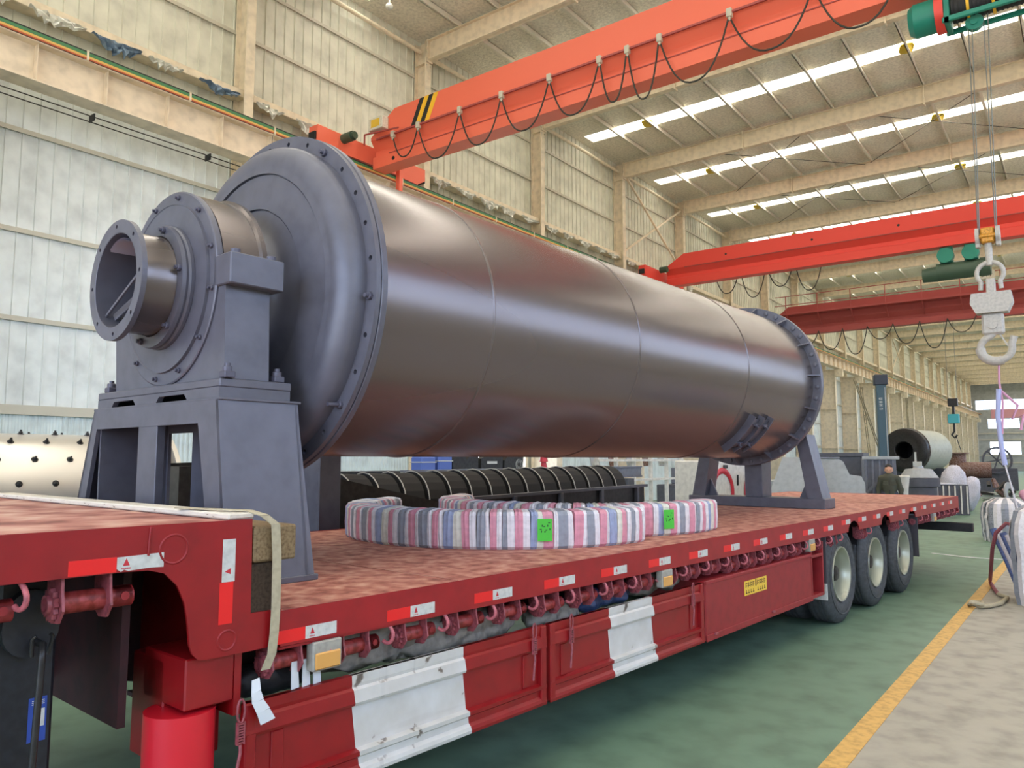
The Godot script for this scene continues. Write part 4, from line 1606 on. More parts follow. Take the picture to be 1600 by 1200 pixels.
	for k in 3:
		tbox(st, 1.02, 1.06, 0.945 + 0.006 * k, 0.948 + 0.006 * k, -3.0785, -3.078)
	obj("sticker_field", st, M.tape_white, stick)
	# curved red front guard below the gooseneck
	st = S()
	var gr := [Vector2(0, 0)]
	lathe(st, [Vector2(0.0, 0.125), Vector2(0.0, 0.13), Vector2(0.5, 0.13)], Transform3D(frame_of(Vector3(0, -1, 0)), P(1.50, 0.845, EDGE - 0.14)), 32, 40.0)
	lathe(st, [Vector2(0.0, 0.0), Vector2(0.0, 0.125), Vector2(0.01, 0.13)], Transform3D(frame_of(Vector3(0, -1, 0)), P(1.50, 0.845, EDGE - 0.14)), 32, 40.0)
	obj("front_guard_tube", st, M.red_tube, tr)
	st = S()
	tbox(st, 1.46, 1.70, 0.62, 1.02, -3.3, EDGE - 0.2, 0.006)
	obj("guard_bracket", st, M.red, tr)

func side_guard(tr: Node3D, a: float, b: float, whites: Array, near: bool) -> void:
	var g := Node3D.new()
	g.name = "side_guard"
	tr.add_child(g, true)
	g.position = P(0, 0, 0)
	var back := EDGE - 0.05
	# pressed profile, from the bottom up: (y, n) of the outer face
	var prof := [Vector2(0.395, EDGE - 0.035), Vector2(0.395, EDGE - 0.004), Vector2(0.412, EDGE), Vector2(0.43, EDGE - 0.004), Vector2(0.445, EDGE - 0.018), Vector2(0.475, EDGE - 0.018), Vector2(0.487, EDGE - 0.002), Vector2(0.507, EDGE), Vector2(0.515, EDGE - 0.03),
		Vector2(0.70, EDGE - 0.03), Vector2(0.708, EDGE - 0.006), Vector2(0.72, EDGE), Vector2(0.775, EDGE - 0.004), Vector2(0.785, EDGE - 0.016), Vector2(0.80, EDGE - 0.012), Vector2(0.84, EDGE - 0.008), Vector2(0.84, EDGE - 0.035)]
	# cut into lengths so that the white field is a piece of its own; its ends lean
	var cuts := [[a, a, "r"]]
	for w in whites:
		cuts.append([w[0], w[1], "w"])
	var lean := 0.06
	var spans := []
	var from := a
	for w in whites:
		spans.append([from, w[0], false])
		spans.append([w[0], w[1], true])
		from = w[1]
	spans.append([from, b, false])
	for sp in spans:
		var st := S()
		for i in prof.size() - 1:
			var p: Vector2 = prof[i]
			var q: Vector2 = prof[i + 1]
			var s0p: float = sp[0] + (lean * (0.84 - p.x) / 0.44 if sp[0] > a + 0.01 else 0.0)
			var s0q: float = sp[0] + (lean * (0.84 - q.x) / 0.44 if sp[0] > a + 0.01 else 0.0)
			var s1p: float = sp[1] + (lean * (0.84 - p.x) / 0.44 if sp[1] < b - 0.01 else 0.0)
			var s1q: float = sp[1] + (lean * (0.84 - q.x) / 0.44 if sp[1] < b - 0.01 else 0.0)
			quad(st, P(s0p, p.x, p.y), P(s1p, p.x, p.y), P(s1q, q.x, q.y), P(s0q, q.x, q.y), Vector3(q.x - p.x, -(q.y - p.y), 0))
			quad(st, P(s0p, p.x, p.y - 0.006), P(s1p, p.x, p.y - 0.006), P(s1q, q.x, q.y - 0.006), P(s0q, q.x, q.y - 0.006), -Vector3(q.x - p.x, -(q.y - p.y), 0))
		obj("white_field" if sp[2] else "guard_sheet", st, M.white_paint if sp[2] else M.red, g)
	# end posts and inner stiles
	for q in [a + 0.0, b - 0.05]:
		var st := S()
		tbox(st, q, q + 0.05, 0.40, 0.838, back, EDGE - 0.001, 0.006)
		obj("end_post", st, M.red, g)
	for q in [a + 0.13, b - 0.19]:
		var st := S()
		tbox(st, q, q + 0.06, 0.516, 0.70, EDGE - 0.032, EDGE - 0.022, 0.004)
		obj("stile", st, M.red, g)
	# hanging latches: chain link, spring box and tail
	var lat := [b - 0.13, a + 0.19] if not near else [b - 0.13, a - 0.03]
	if not near:
		lat = [a + 0.19, b - 0.2]
	for q in lat:
		var l := Node3D.new()
		l.name = "spring_latch"
		g.add_child(l, true)
		l.position = P(q, 0.86, EDGE + 0.012)
		var st := S()
		var link := []
		for k in 13:
			var t := TAU * k / 12.0
			link.append(Vector3(0.0, -0.035 + cos(t) * 0.045, sin(t) * 0.016))
		pipe(st, link, 0.005, 6, false)
		obj("link", st, M.hook_red, l)
		st = S()
		mbox(st, Vector3(-0.008, -0.16, -0.016), Vector3(0.008, -0.075, -0.010))
		mbox(st, Vector3(-0.008, -0.16, 0.010), Vector3(0.008, -0.075, 0.016))
		for k in 8:
			mbox(st, Vector3(-0.008, -0.155 + 0.01 * k, -0.012), Vector3(0.008, -0.150 + 0.01 * k, 0.012))
		obj("spring_box", st, M.hook_red, l)
		st = S()
		pipe(st, [Vector3(0, -0.16, 0.0), Vector3(0.004, -0.19, 0.0), Vector3(0.006, -0.24, 0.012), Vector3(0.006, -0.30, 0.018)], 0.007, 6)
		obj("tail", st, M.hook_red, l)

# ==================================================================== the ball mill
const MN := -4.28                # axis
const MY := 2.765

func mp(s: float, deg: float, r: float) -> Vector3:
	var a := deg_to_rad(deg)
	return P(s, MY + sin(a) * r, MN + cos(a) * r)

func radial(deg: float) -> Vector3:
	var a := deg_to_rad(deg)
	return Vector3(cos(a), sin(a), 0)

func axis_xf(s: float) -> Transform3D:
	return Transform3D(frame_of(Vector3(0, 0, -1)), P(s, MY, MN))

# flat ring across the axis with real bolt holes
func holed_ring(st: SurfaceTool, s0: float, thick: float, r_in: float, r_out: float, r_hole: float, hole: float, count: int, start: float) -> void:
	var step := 360.0 / count
	for i in count:
		var c := start + step * i
		for side in [-1.0, 1.0]:
			var pts := []
			var n := 4
			for k in n + 1:
				var a := deg_to_rad(c + side * step * 0.5 * (1.0 - float(k) / n))
				pts.append(Vector2(cos(a), sin(a)) * r_out)
			var ca := deg_to_rad(c)
			var e := Vector2(cos(ca), sin(ca))
			var t: Vector2 = Vector2(-e.y, e.x) * side
			for k in 7:
				var b := PI * k / 6.0
				pts.append(e * (r_hole + hole * cos(b)) + t * hole * sin(b))
			for k in n + 1:
				var a := deg_to_rad(c + side * step * 0.5 * float(k) / n)
				pts.append(Vector2(cos(a), sin(a)) * r_in)
			var poly := []
			for p in pts:
				poly.append(Vector2(MN + p.x, MY + p.y))
			cross_prism(st, poly, s0, thick)

func build_mill() -> void:
	var ml := on_trailer("ball_mill", "huge grey painted ball mill cylinder with bolted end flanges lying along the red trailer", "ball mill", 6.0, 1.815, MN)
	var st := S()
	lathe(st, [Vector2(0.0, 0.945), Vector2(7.02, 0.945)], axis_xf(2.70), 160, 40.0)
	obj("shell", st, M.mill_shell, ml)
	for s in [3.72, 5.56, 7.75]:
		st = S()
		lathe(st, [Vector2(-0.014, 0.944), Vector2(-0.009, 0.949), Vector2(0.0, 0.951), Vector2(0.009, 0.949), Vector2(0.014, 0.944)], axis_xf(s), 160, 60.0)
		obj("weld_seam", st, M.mill_shell, ml)
	# front head: domed cover turned in steps, then the trunnion neck
	st = S()
	lathe(st, [Vector2(2.30, 0.40), Vector2(2.40, 0.40), Vector2(2.44, 0.415), Vector2(2.465, 0.45), Vector2(2.478, 0.50), Vector2(2.488, 0.568)], axis_xf(0.0), 110, 35.0)
	obj("trunnion_neck", st, M.mill_paint, ml)
	st = S()
	lathe(st, [Vector2(2.488, 0.568), Vector2(2.498, 0.570), Vector2(2.498, 0.576), Vector2(2.478, 0.578), Vector2(2.494, 0.789)], axis_xf(0.0), 110, 35.0)
	obj("head_plate", st, M.mill_paint, ml)
	st = S()
	var dome := [Vector2(2.494, 0.789), Vector2(2.504, 0.791), Vector2(2.504, 0.797), Vector2(2.484, 0.799), Vector2(2.484, 0.805)]
	for k in 13:
		var a := deg_to_rad(lerpf(98.0, 8.0, k / 12.0))
		dome.append(Vector2(2.585 - sin(a) * 0.095, 0.85 + cos(a) * 0.135))
	dome.append(Vector2(2.625, 0.985))
	lathe(st, dome, axis_xf(0.0), 120, 35.0)
	obj("domed_rim", st, M.mill_paint, ml)
	# bolted flange pair
	st = S()
	holed_ring(st, 2.625, 0.032, 0.95, 1.068, 1.021, 0.015, 30, 7.6)
	obj("front_flange", st, M.mill_paint, ml)
	st = S()
	lathe(st, [Vector2(2.657, 0.95), Vector2(2.657, 1.055), Vector2(2.664, 1.055), Vector2(2.664, 0.95)], axis_xf(0.0), 120, 30.0)
	obj("flange_gap", st, M.mill_paint, ml)
	st = S()
	lathe(st, [Vector2(2.664, 0.95), Vector2(2.664, 1.066), Vector2(2.668, 1.072), Vector2(2.702, 1.072), Vector2(2.706, 1.066), Vector2(2.706, 0.94)], axis_xf(0.0), 120, 30.0)
	obj("shell_flange", st, M.mill_paint, ml)
	for deg in [56.0, -4.4, -40.4]:
		st = S()
		var d := Vector3(0, 0, 1)
		bolt(st, mp(2.625, deg, 1.021), d, 0.024, 0.02, 0.02 if deg > -40.0 else 0.07)
		obj("flange_bolt", st, M.bolt_grey, ml)
	# rear flange with gussets and bolt heads
	st = S()
	lathe(st, [Vector2(9.66, 0.944), Vector2(9.66, 1.04), Vector2(9.664, 1.045), Vector2(9.74, 1.045), Vector2(9.744, 1.04), Vector2(9.744, 0.5), Vector2(9.80, 0.45), Vector2(9.86, 0.36), Vector2(10.4, 0.36), Vector2(10.4, 0.0)], axis_xf(0.0), 120, 30.0)
	obj("rear_flange", st, M.mill_paint, ml)
	for k in 15:
		var deg := 4.0 + 24.0 * k
		st = S()
		var t := radial(deg + 90.0)
		var e := radial(deg)
		var c := P(0, MY, MN)
		var q := [[9.48, 0.943], [9.66, 0.943], [9.66, 1.035], [9.63, 1.03]]
		var pa := []
		var pb := []
		for p in q:
			var v: Vector3 = P(p[0], MY, MN) + e * p[1]
			pa.append(v + t * 0.008)
			pb.append(v - t * 0.008)
		quad(st, pa[0], pa[1], pa[2], pa[3], t)
		quad(st, pb[0], pb[1], pb[2], pb[3], -t)
		for i in 4:
			var j := (i + 1) % 4
			quad(st, pa[i], pa[j], pb[j], pb[i], (pa[i] + pa[j]) * 0.5 - (pa[0] + pa[2]) * 0.5)
		obj("gusset", st, M.mill_paint, ml)
		for h in [8.0, 16.0]:
			st = S()
			var hd := radial(deg + h)
			lathe(st, [Vector2(0, 0.028), Vector2(0.018, 0.028), Vector2(0.022, 0.02), Vector2(0.022, 0.0)], Transform3D(frame_of(Vector3(0, 0, 1)), P(9.66, MY, MN) + hd * 0.995), 12)
			obj("flange_bolt", st, M.mill_paint, ml)
	# inspection door low on the shell: two curved lips with clamps
	var door := Node3D.new()
	door.name = "inspection_door"
	ml.add_child(door, true)
	for k in 3:
		st = S()
		var s0 := 8.02 + 0.25 * k
		lathe(st, [Vector2(s0, 0.94), Vector2(s0, 1.02), Vector2(s0 + 0.022, 1.02), Vector2(s0 + 0.022, 0.94)], axis_xf(0.0), 18, 30.0, PI + deg_to_rad(30.0), PI + deg_to_rad(60.0))
		obj("lip", st, M.mill_paint, door)
	for k in 2:
		st = S()
		var s0 := 8.045 + 0.25 * k
		lathe(st, [Vector2(s0, 0.98), Vector2(s0 + 0.22, 0.98)], axis_xf(0.0), 14, 30.0, PI + deg_to_rad(32.0), PI + deg_to_rad(58.0))
		obj("cover_plate", st, M.mill_paint, door)
		for deg in [-36.0, -52.0]:
			st = S()
			var e := radial(deg)
			bar(st, P(s0, MY, MN) + e * 1.0, P(s0 + 0.22, MY, MN) + e * 1.0, 0.03, 0.02, e)
			bolt(st, P(s0 + 0.11, MY, MN) + e * 1.0, e, 0.02, 0.03, 0.03)
			obj("clamp", st, M.bolt_grey, door)
	# feed inlet: flanged tube, with dark inside
	st = S()
	holed_ring(st, 1.70, 0.028, 0.262, 0.33, 0.297, 0.0115, 8, 2.0)
	obj("inlet_flange", st, M.mill_paint, ml)
	st = S()
	lathe(st, [Vector2(1.728, 0.275), Vector2(1.90, 0.278), Vector2(1.93, 0.29)], axis_xf(0.0), 72, 40.0)
	obj("inlet_tube", st, M.mill_shell, ml)
	st = S()
	lathe(st, [Vector2(2.62, 0.24), Vector2(2.3, 0.25), Vector2(1.702, 0.2575), Vector2(1.6995, 0.263)], axis_xf(0.0), 72, 30.0)
	obj("inlet_lining", st, M.mill_paint, ml)
	st = S()
	bar(st, mp(1.78, 225.0, 0.25), mp(1.95, 35.0, 0.22), 0.05, 0.012, Vector3(0.3, 0.3, 1), 0.002)
	bar(st, mp(1.74, 222.0, 0.255), mp(1.80, 30.0, 0.20), 0.018, 0.012, Vector3(0.3, 0.3, 1), 0.002)
	obj("feed_blade", st, M.mill_paint, ml)
	st = S()
	lathe(st, [Vector2(1.72, 0.235), Vector2(1.86, 0.24)], axis_xf(0.0), 12, 30.0, deg_to_rad(55.0), deg_to_rad(112.0))
	lathe(st, [Vector2(1.86, 0.228), Vector2(1.72, 0.223)], axis_xf(0.0), 12, 30.0, deg_to_rad(55.0), deg_to_rad(112.0))
	obj("inlet_label", st, M.grey_cloth, ml)
	st = S()
	lathe(st, [Vector2(1.905, 0.285), Vector2(1.905, 0.345), Vector2(1.925, 0.35), Vector2(1.94, 0.345), Vector2(1.952, 0.352), Vector2(1.97, 0.352)], axis_xf(0.0), 80, 30.0)
	obj("inlet_collar", st, M.mill_paint, ml)
	for k in 6:
		st = S()
		bolt(st, mp(1.905, 10.0 + 60.0 * k, 0.32), Vector3(0, 0, 1), 0.02, 0.018, 0.014)
		obj("collar_bolt", st, M.bolt_grey, ml)

	# ------------------------------------------------ bearing housing on the front stand
	var bh := on_trailer("bearing_housing", "grey trunnion bearing housing with round bolted cover on the tall front stand", "bearing housing", 2.13, 2.21, MN)
	st = S()
	lathe(st, [Vector2(1.972, 0.30), Vector2(1.972, 0.474), Vector2(1.968, 0.478), Vector2(1.968, 0.482), Vector2(1.985, 0.484), Vector2(1.985, 0.548), Vector2(1.99, 0.556), Vector2(2.02, 0.556), Vector2(2.025, 0.55), Vector2(2.025, 0.3)], axis_xf(0.0), 110, 30.0)
	obj("cover", st, M.mill_paint, bh)
	for k in 12:
		st = S()
		bolt(st, mp(1.985, 18.0 + 30.4 * k, 0.518), Vector3(0, 0, 1), 0.016, 0.014, 0.012)
		obj("cover_bolt", st, M.bolt_grey, bh)
	st = S()
	lathe(st, [Vector2(2.025, 0.545), Vector2(2.24, 0.552), Vector2(2.255, 0.575), Vector2(2.285, 0.575), Vector2(2.285, 0.42)], axis_xf(0.0), 90, 30.0, PI, PI * 2.0)
	var cap_st := S()
	lathe(cap_st, [Vector2(2.025, 0.545), Vector2(2.03, 0.553), Vector2(2.24, 0.553), Vector2(2.25, 0.57), Vector2(2.28, 0.57), Vector2(2.285, 0.56), Vector2(2.285, 0.42)], axis_xf(0.0), 96, 30.0)
	obj("bearing_cap", cap_st, M.mill_shell, bh)
	# pedestal block below the cap
	st = S()
	cross_prism(st, [Vector2(-4.93, 2.215), Vector2(-3.64, 2.215), Vector2(-3.66, 2.71), Vector2(-4.9, 2.71), Vector2(-4.97, 2.55)], 2.0, 0.255)
	obj("pedestal", st, M.mill_paint, bh)
	for sg in [1.0, -1.0]:
		st = S()
		var nc: float = MN + sg * 0.605
		var a := P(1.985, 2.70, nc - 0.085)
		var b := P(2.30, 2.865, nc + 0.085)
		mbox(st, a, b, 0.006)
		obj("cap_ear", st, M.mill_paint, bh)
		for s in [2.04, 2.25]:
			st = S()
			bolt(st, P(s, 2.865, nc + 0.03 * sg), Vector3.UP, 0.028, 0.03)
			obj("cap_bolt", st, M.bolt_grey, bh)
	for q in [[2.0, -3.61], [2.31, -3.65], [2.0, -5.0], [2.31, -5.0]]:
		st = S()
		mbox(st, P(q[0] - 0.03, 2.212, q[1] - 0.03), P(q[0] + 0.03, 2.245, q[1] + 0.03), 0.004)
		bolt(st, P(q[0], 2.245, q[1]), Vector3.UP, 0.027, 0.026, 0.016)
		obj("anchor_bolt", st, M.bolt_grey, bh)

	# ------------------------------------------------ front stand
	var fs := on_trailer("mill_stand", "tall tapered grey steel stand under the mill's bearing housing", "stand", 2.18, DECK, MN)
	st = S()
	tbox(st, 1.955, 2.37, 2.165, 2.21, -5.08, -3.60, 0.006)
	obj("top_plate", st, M.mill_paint, fs)
	# lip under the top plate with its slots
	st = S()
	var y0 := 2.10
	var y1 := 2.165
	cross_prism(st, [Vector2(-5.075, y0), Vector2(-4.885, y0), Vector2(-4.84, y0 + 0.046), Vector2(-4.58, y0 + 0.046), Vector2(-4.535, y0), Vector2(-4.30, y0), Vector2(-4.255, y0 + 0.046), Vector2(-3.965, y0 + 0.046), Vector2(-3.92, y0), Vector2(-3.605, y0), Vector2(-3.605, y1), Vector2(-5.075, y1)], 1.955, 0.03)
	tbox(st, 1.985, 2.365, y0, y1, -3.635, -3.605)
	tbox(st, 1.985, 2.365, y0, y1, -5.075, -5.045)
	tbox(st, 2.335, 2.365, y0, y1, -5.045, -3.635)
	obj("head_box", st, M.mill_paint, fs)
	# tapered frame: front with two openings
	var yt := 2.10
	var yb := DECK + 0.03
	var lt := -5.10
	var rt := -3.59
	var lb := -5.42
	var rb := -3.45
	st = S()
	var yo := 1.985
	cross_prism(st, [Vector2(lt, yt), Vector2(rt, yt), Vector2(lerpf(rt, rb, 0.125), yo), Vector2(lerpf(lt, lb, 0.125), yo)], 1.945, 0.025)
	cross_prism(st, [Vector2(lerpf(lt, lb, 0.125), yo), Vector2(-5.05, yo), Vector2(-5.27, yb), Vector2(lb, yb)], 1.945, 0.025)
	cross_prism(st, [Vector2(-3.785, yo), Vector2(lerpf(rt, rb, 0.125), yo), Vector2(rb, yb), Vector2(-3.60, yb)], 1.945, 0.025)
	obj("front_frame", st, M.mill_paint, fs)
	st = S()
	tbox(st, 1.95, 2.0, yb, yo + 0.02, -4.48, -4.25, 0.004)
	obj("centre_post", st, M.mill_paint, fs)
	# sides: sloping plates
	for sg in [0, 1]:
		st = S()
		var nt := rt if sg == 0 else lt
		var nb := rb if sg == 0 else lb
		var w := 0.025 if sg == 0 else -0.025
		var ring_a := [P(1.945, yt, nt), P(2.40, yt, nt), P(2.44, yb, nb), P(1.945, yb, nb)]
		var ring_b := []
		for p in ring_a:
			ring_b.append(p - Vector3(w, 0, 0))
		loft(st, [ring_a, ring_b])
		obj("side_plate", st, M.mill_paint, fs)
	st = S()
	tbox(st, 1.945, 2.42, yt - 0.002, yt + 0.012, -5.11, -3.58, 0.003)
	obj("cap_strip", st, M.mill_paint, fs)
	# back plate with one opening
	st = S()
	cross_prism(st, [Vector2(lt, yt), Vector2(rt, yt), Vector2(rb, yb), Vector2(-4.70, yb), Vector2(-4.70, 1.97), Vector2(-5.02, 1.97), Vector2(-5.02, yb), Vector2(lb, yb)], 2.385, 0.02)
	obj("back_plate", st, M.mill_paint, fs)
	st = S()
	tbox(st, 1.97, 2.39, yb, yo + 0.1, -5.06, -5.04)
	obj("inner_rib", st, M.mill_paint, fs)
	st = S()
	tbox(st, 1.92, 2.46, DECK, DECK + 0.03, -5.5, -3.44, 0.004)
	obj("base_plate", st, M.mill_paint, fs)
	# ------------------------------------------------ post beyond the trailer, beside the classifier trough
	var sf := on_trailer("steel_post", "square blue-grey steel post standing on the floor between trailer and dark trough", "post", 4.4, 0.0, -6.16)
	st = S()
	tbox(st, 4.27, 4.52, 0.0, 2.05, -6.31, -6.0, 0.01)
	obj("shaft", st, M.mill_paint, sf)
	st = S()
	tbox(st, 4.2, 4.6, 0.0, 0.03, -6.4, -5.93, 0.004)
	obj("foot_plate", st, M.mill_paint, sf)
	st = S()
	tbox(st, 4.24, 4.55, 2.05, 2.08, -6.34, -5.97, 0.006)
	obj("cap", st, M.mill_paint, sf)

	# ------------------------------------------------ rear stand
	var rs := on_trailer("mill_stand", "low open trestle of blue-grey steel carrying the mill's rear end", "stand", 10.1, DECK, MN)
	st = S()
	tbox(st, 9.93, 10.32, DECK, DECK + 0.13, -5.22, -3.34, 0.008)
	obj("base_beam", st, M.mill_paint, rs)
	# sloping legs
	for sg in [1.0, -1.0]:
		st = S()
		var foot := 0.93
		var head := 0.72
		var pts := [[foot, DECK], [foot - 0.20, DECK + 0.0], [head - 0.14, 2.12], [head, 2.12]]
		var ra := []
		var rb2 := []
		for p in pts:
			ra.append(P(9.97, p[1], MN + sg * p[0]))
			rb2.append(P(10.28, p[1], MN + sg * p[0]))
		loft(st, [ra, rb2])
		obj("leg", st, M.mill_paint, rs)
		st = S()
		cross_prism(st, [Vector2(MN + sg * 0.57, DECK + 0.13), Vector2(MN + sg * 0.76, DECK + 0.13), Vector2(MN + sg * 0.70, DECK + 0.42)], 10.08, 0.03)
		obj("gusset", st, M.mill_paint, rs)
	st = S()
	tbox(st, 9.97, 10.28, DECK + 0.13, 2.3, -4.40, -4.16, 0.006)
	obj("centre_post", st, M.mill_paint, rs)
	st = S()
	tbox(st, 9.97, 10.28, 2.05, 2.12, -5.0, -3.56, 0.006)
	obj("cross_beam", st, M.mill_paint, rs)
	st = S()
	cross_prism(st, [Vector2(-4.75, 2.12), Vector2(-3.81, 2.12), Vector2(-3.86, 2.55), Vector2(-4.02, 2.42), Vector2(-4.28, 2.36), Vector2(-4.54, 2.42), Vector2(-4.70, 2.55)], 10.0, 0.25)
	obj("bearing_saddle", st, M.mill_paint, rs)

# ==================================================================== what lies on the trailer
# half ring wrapped in strips of woven plastic
func wrapped_half_ring(called: String, label: String, cs: float, cn: float, from_deg: float, to_deg: float, seed_: int, tag_deg: float) -> void:
	# angle 0 points to +n (near side), 90 to -s (towards the gooseneck)
	var rg := on_trailer(called, label, "wrapped ring", cs, DECK, cn)
	var r := RandomNumberGenerator.new()
	r.seed = seed_
	var order := ["wrap_white", "wrap_pink", "wrap_white", "wrap_grey", "wrap_white", "wrap_pink", "wrap_cream", "wrap_blue", "wrap_white", "wrap_pink", "wrap_white", "wrap_grey"]
	var a := from_deg
	var i := r.randi() % 5
	var hgt := 0.262
	while a < to_deg:
		var wdt := r.randf_range(1.5, 2.9) * (0.8 if order[i % order.size()] == "wrap_white" else 1.15)
		var b := minf(a + wdt, to_deg)
		var st := S()
		var puff := r.randf_range(0.0, 0.012)
		var lean := r.randf_range(-0.5, 0.5)
		var ro := 1.345 + puff
		var ri := 1.11 - puff
		# section of the wrap: rounded rectangle, from inside bottom over the top to outside bottom
		var sec := [Vector2(ri, 0.0), Vector2(ri - 0.006, 0.06), Vector2(ri, hgt - 0.03), Vector2(ri + 0.02, hgt - 0.004), Vector2(ri + 0.1, hgt + puff), Vector2(ro - 0.1, hgt + puff), Vector2(ro - 0.018, hgt - 0.004), Vector2(ro, hgt - 0.028), Vector2(ro + 0.004, 0.12), Vector2(ro - 0.002, 0.02), Vector2(ro - 0.02, 0.0)]
		var m := 4
		var folds := r.randf_range(0.002, 0.007)
		for k in m:
			for j in sec.size():
				var p: Vector2 = sec[j]
				var q: Vector2 = sec[(j + 1) % sec.size()]
				var vs := []
				for c in [[k, p], [k + 1, p], [k + 1, q], [k, q]]:
					var t: float = float(c[0]) / m
					var bulge := folds * sin(PI * t) - folds * 0.8 * (1.0 if int(c[0]) % 2 == 1 else 0.0)
					var pt: Vector2 = c[1]
					var ang := deg_to_rad(lerpf(a, b, t) + lean * (pt.y / hgt))
					var rr := pt.x + (bulge if pt.x > 1.2 else -bulge)
					vs.append(Vector3(cos(ang) * rr, pt.y + (bulge if pt.y > 0.2 else 0.0), sin(ang) * rr))
				var mid: Vector3 = (vs[0] + vs[1] + vs[2] + vs[3]) * 0.25
				var am := deg_to_rad((a + b) * 0.5)
				var core := Vector3(cos(am) * 1.228, hgt * 0.5, sin(am) * 1.228)
				quad(st, vs[0], vs[1], vs[2], vs[3], mid - core)
		# close the two ends of the strip
		for e in [a, b]:
			for j in range(1, sec.size() - 1):
				var ang := deg_to_rad(e)
				var v := []
				for p in [sec[0], sec[j], sec[j + 1]]:
					var an: float = ang + deg_to_rad(lean * p.y / hgt)
					v.append(Vector3(cos(an) * p.x, p.y, sin(an) * p.x))
				tri(st, v[0], v[1], v[2], Vector3(-sin(ang), 0, cos(ang)) * (1.0 if e == b else -1.0))
		var key: String = order[i % order.size()]
		obj("wrap_strip", st, M[key], rg)
		i += 1
		a = b
	# green paper tag
	var ta := deg_to_rad(tag_deg)
	var o := Vector3(cos(ta), 0, sin(ta))
	var tg := Vector3(-sin(ta), 0, cos(ta))
	var st2 := S()
	box(st2, o * 1.366 + Vector3(0, 0.135, 0), Vector3(0.105, 0.155, 0.003), 0.0, Basis(tg, Vector3.UP, o))
	var tag := obj("green_tag", st2, M.tag_green, rg)
	st2 = S()
	for k in 9:
		var u := [-0.03, -0.02, 0.005, 0.02, -0.01, -0.035, 0.03, 0.025, 0.0][k] as float
		var v := [0.05, 0.03, 0.025, 0.03, 0.0, 0.005, 0.005, -0.01, -0.012][k] as float
		box(st2, o * 1.3685 + Vector3(0, 0.135 + v, 0) + tg * u, Vector3(0.014 if k % 2 == 0 else 0.006, 0.006 if k % 2 == 0 else 0.014, 0.001), 0.0, Basis(tg, Vector3.UP, o))
	var hw := obj("handwritten_strokes", st2, M.black, tag)
	hw.set_meta("kind", "stuff")

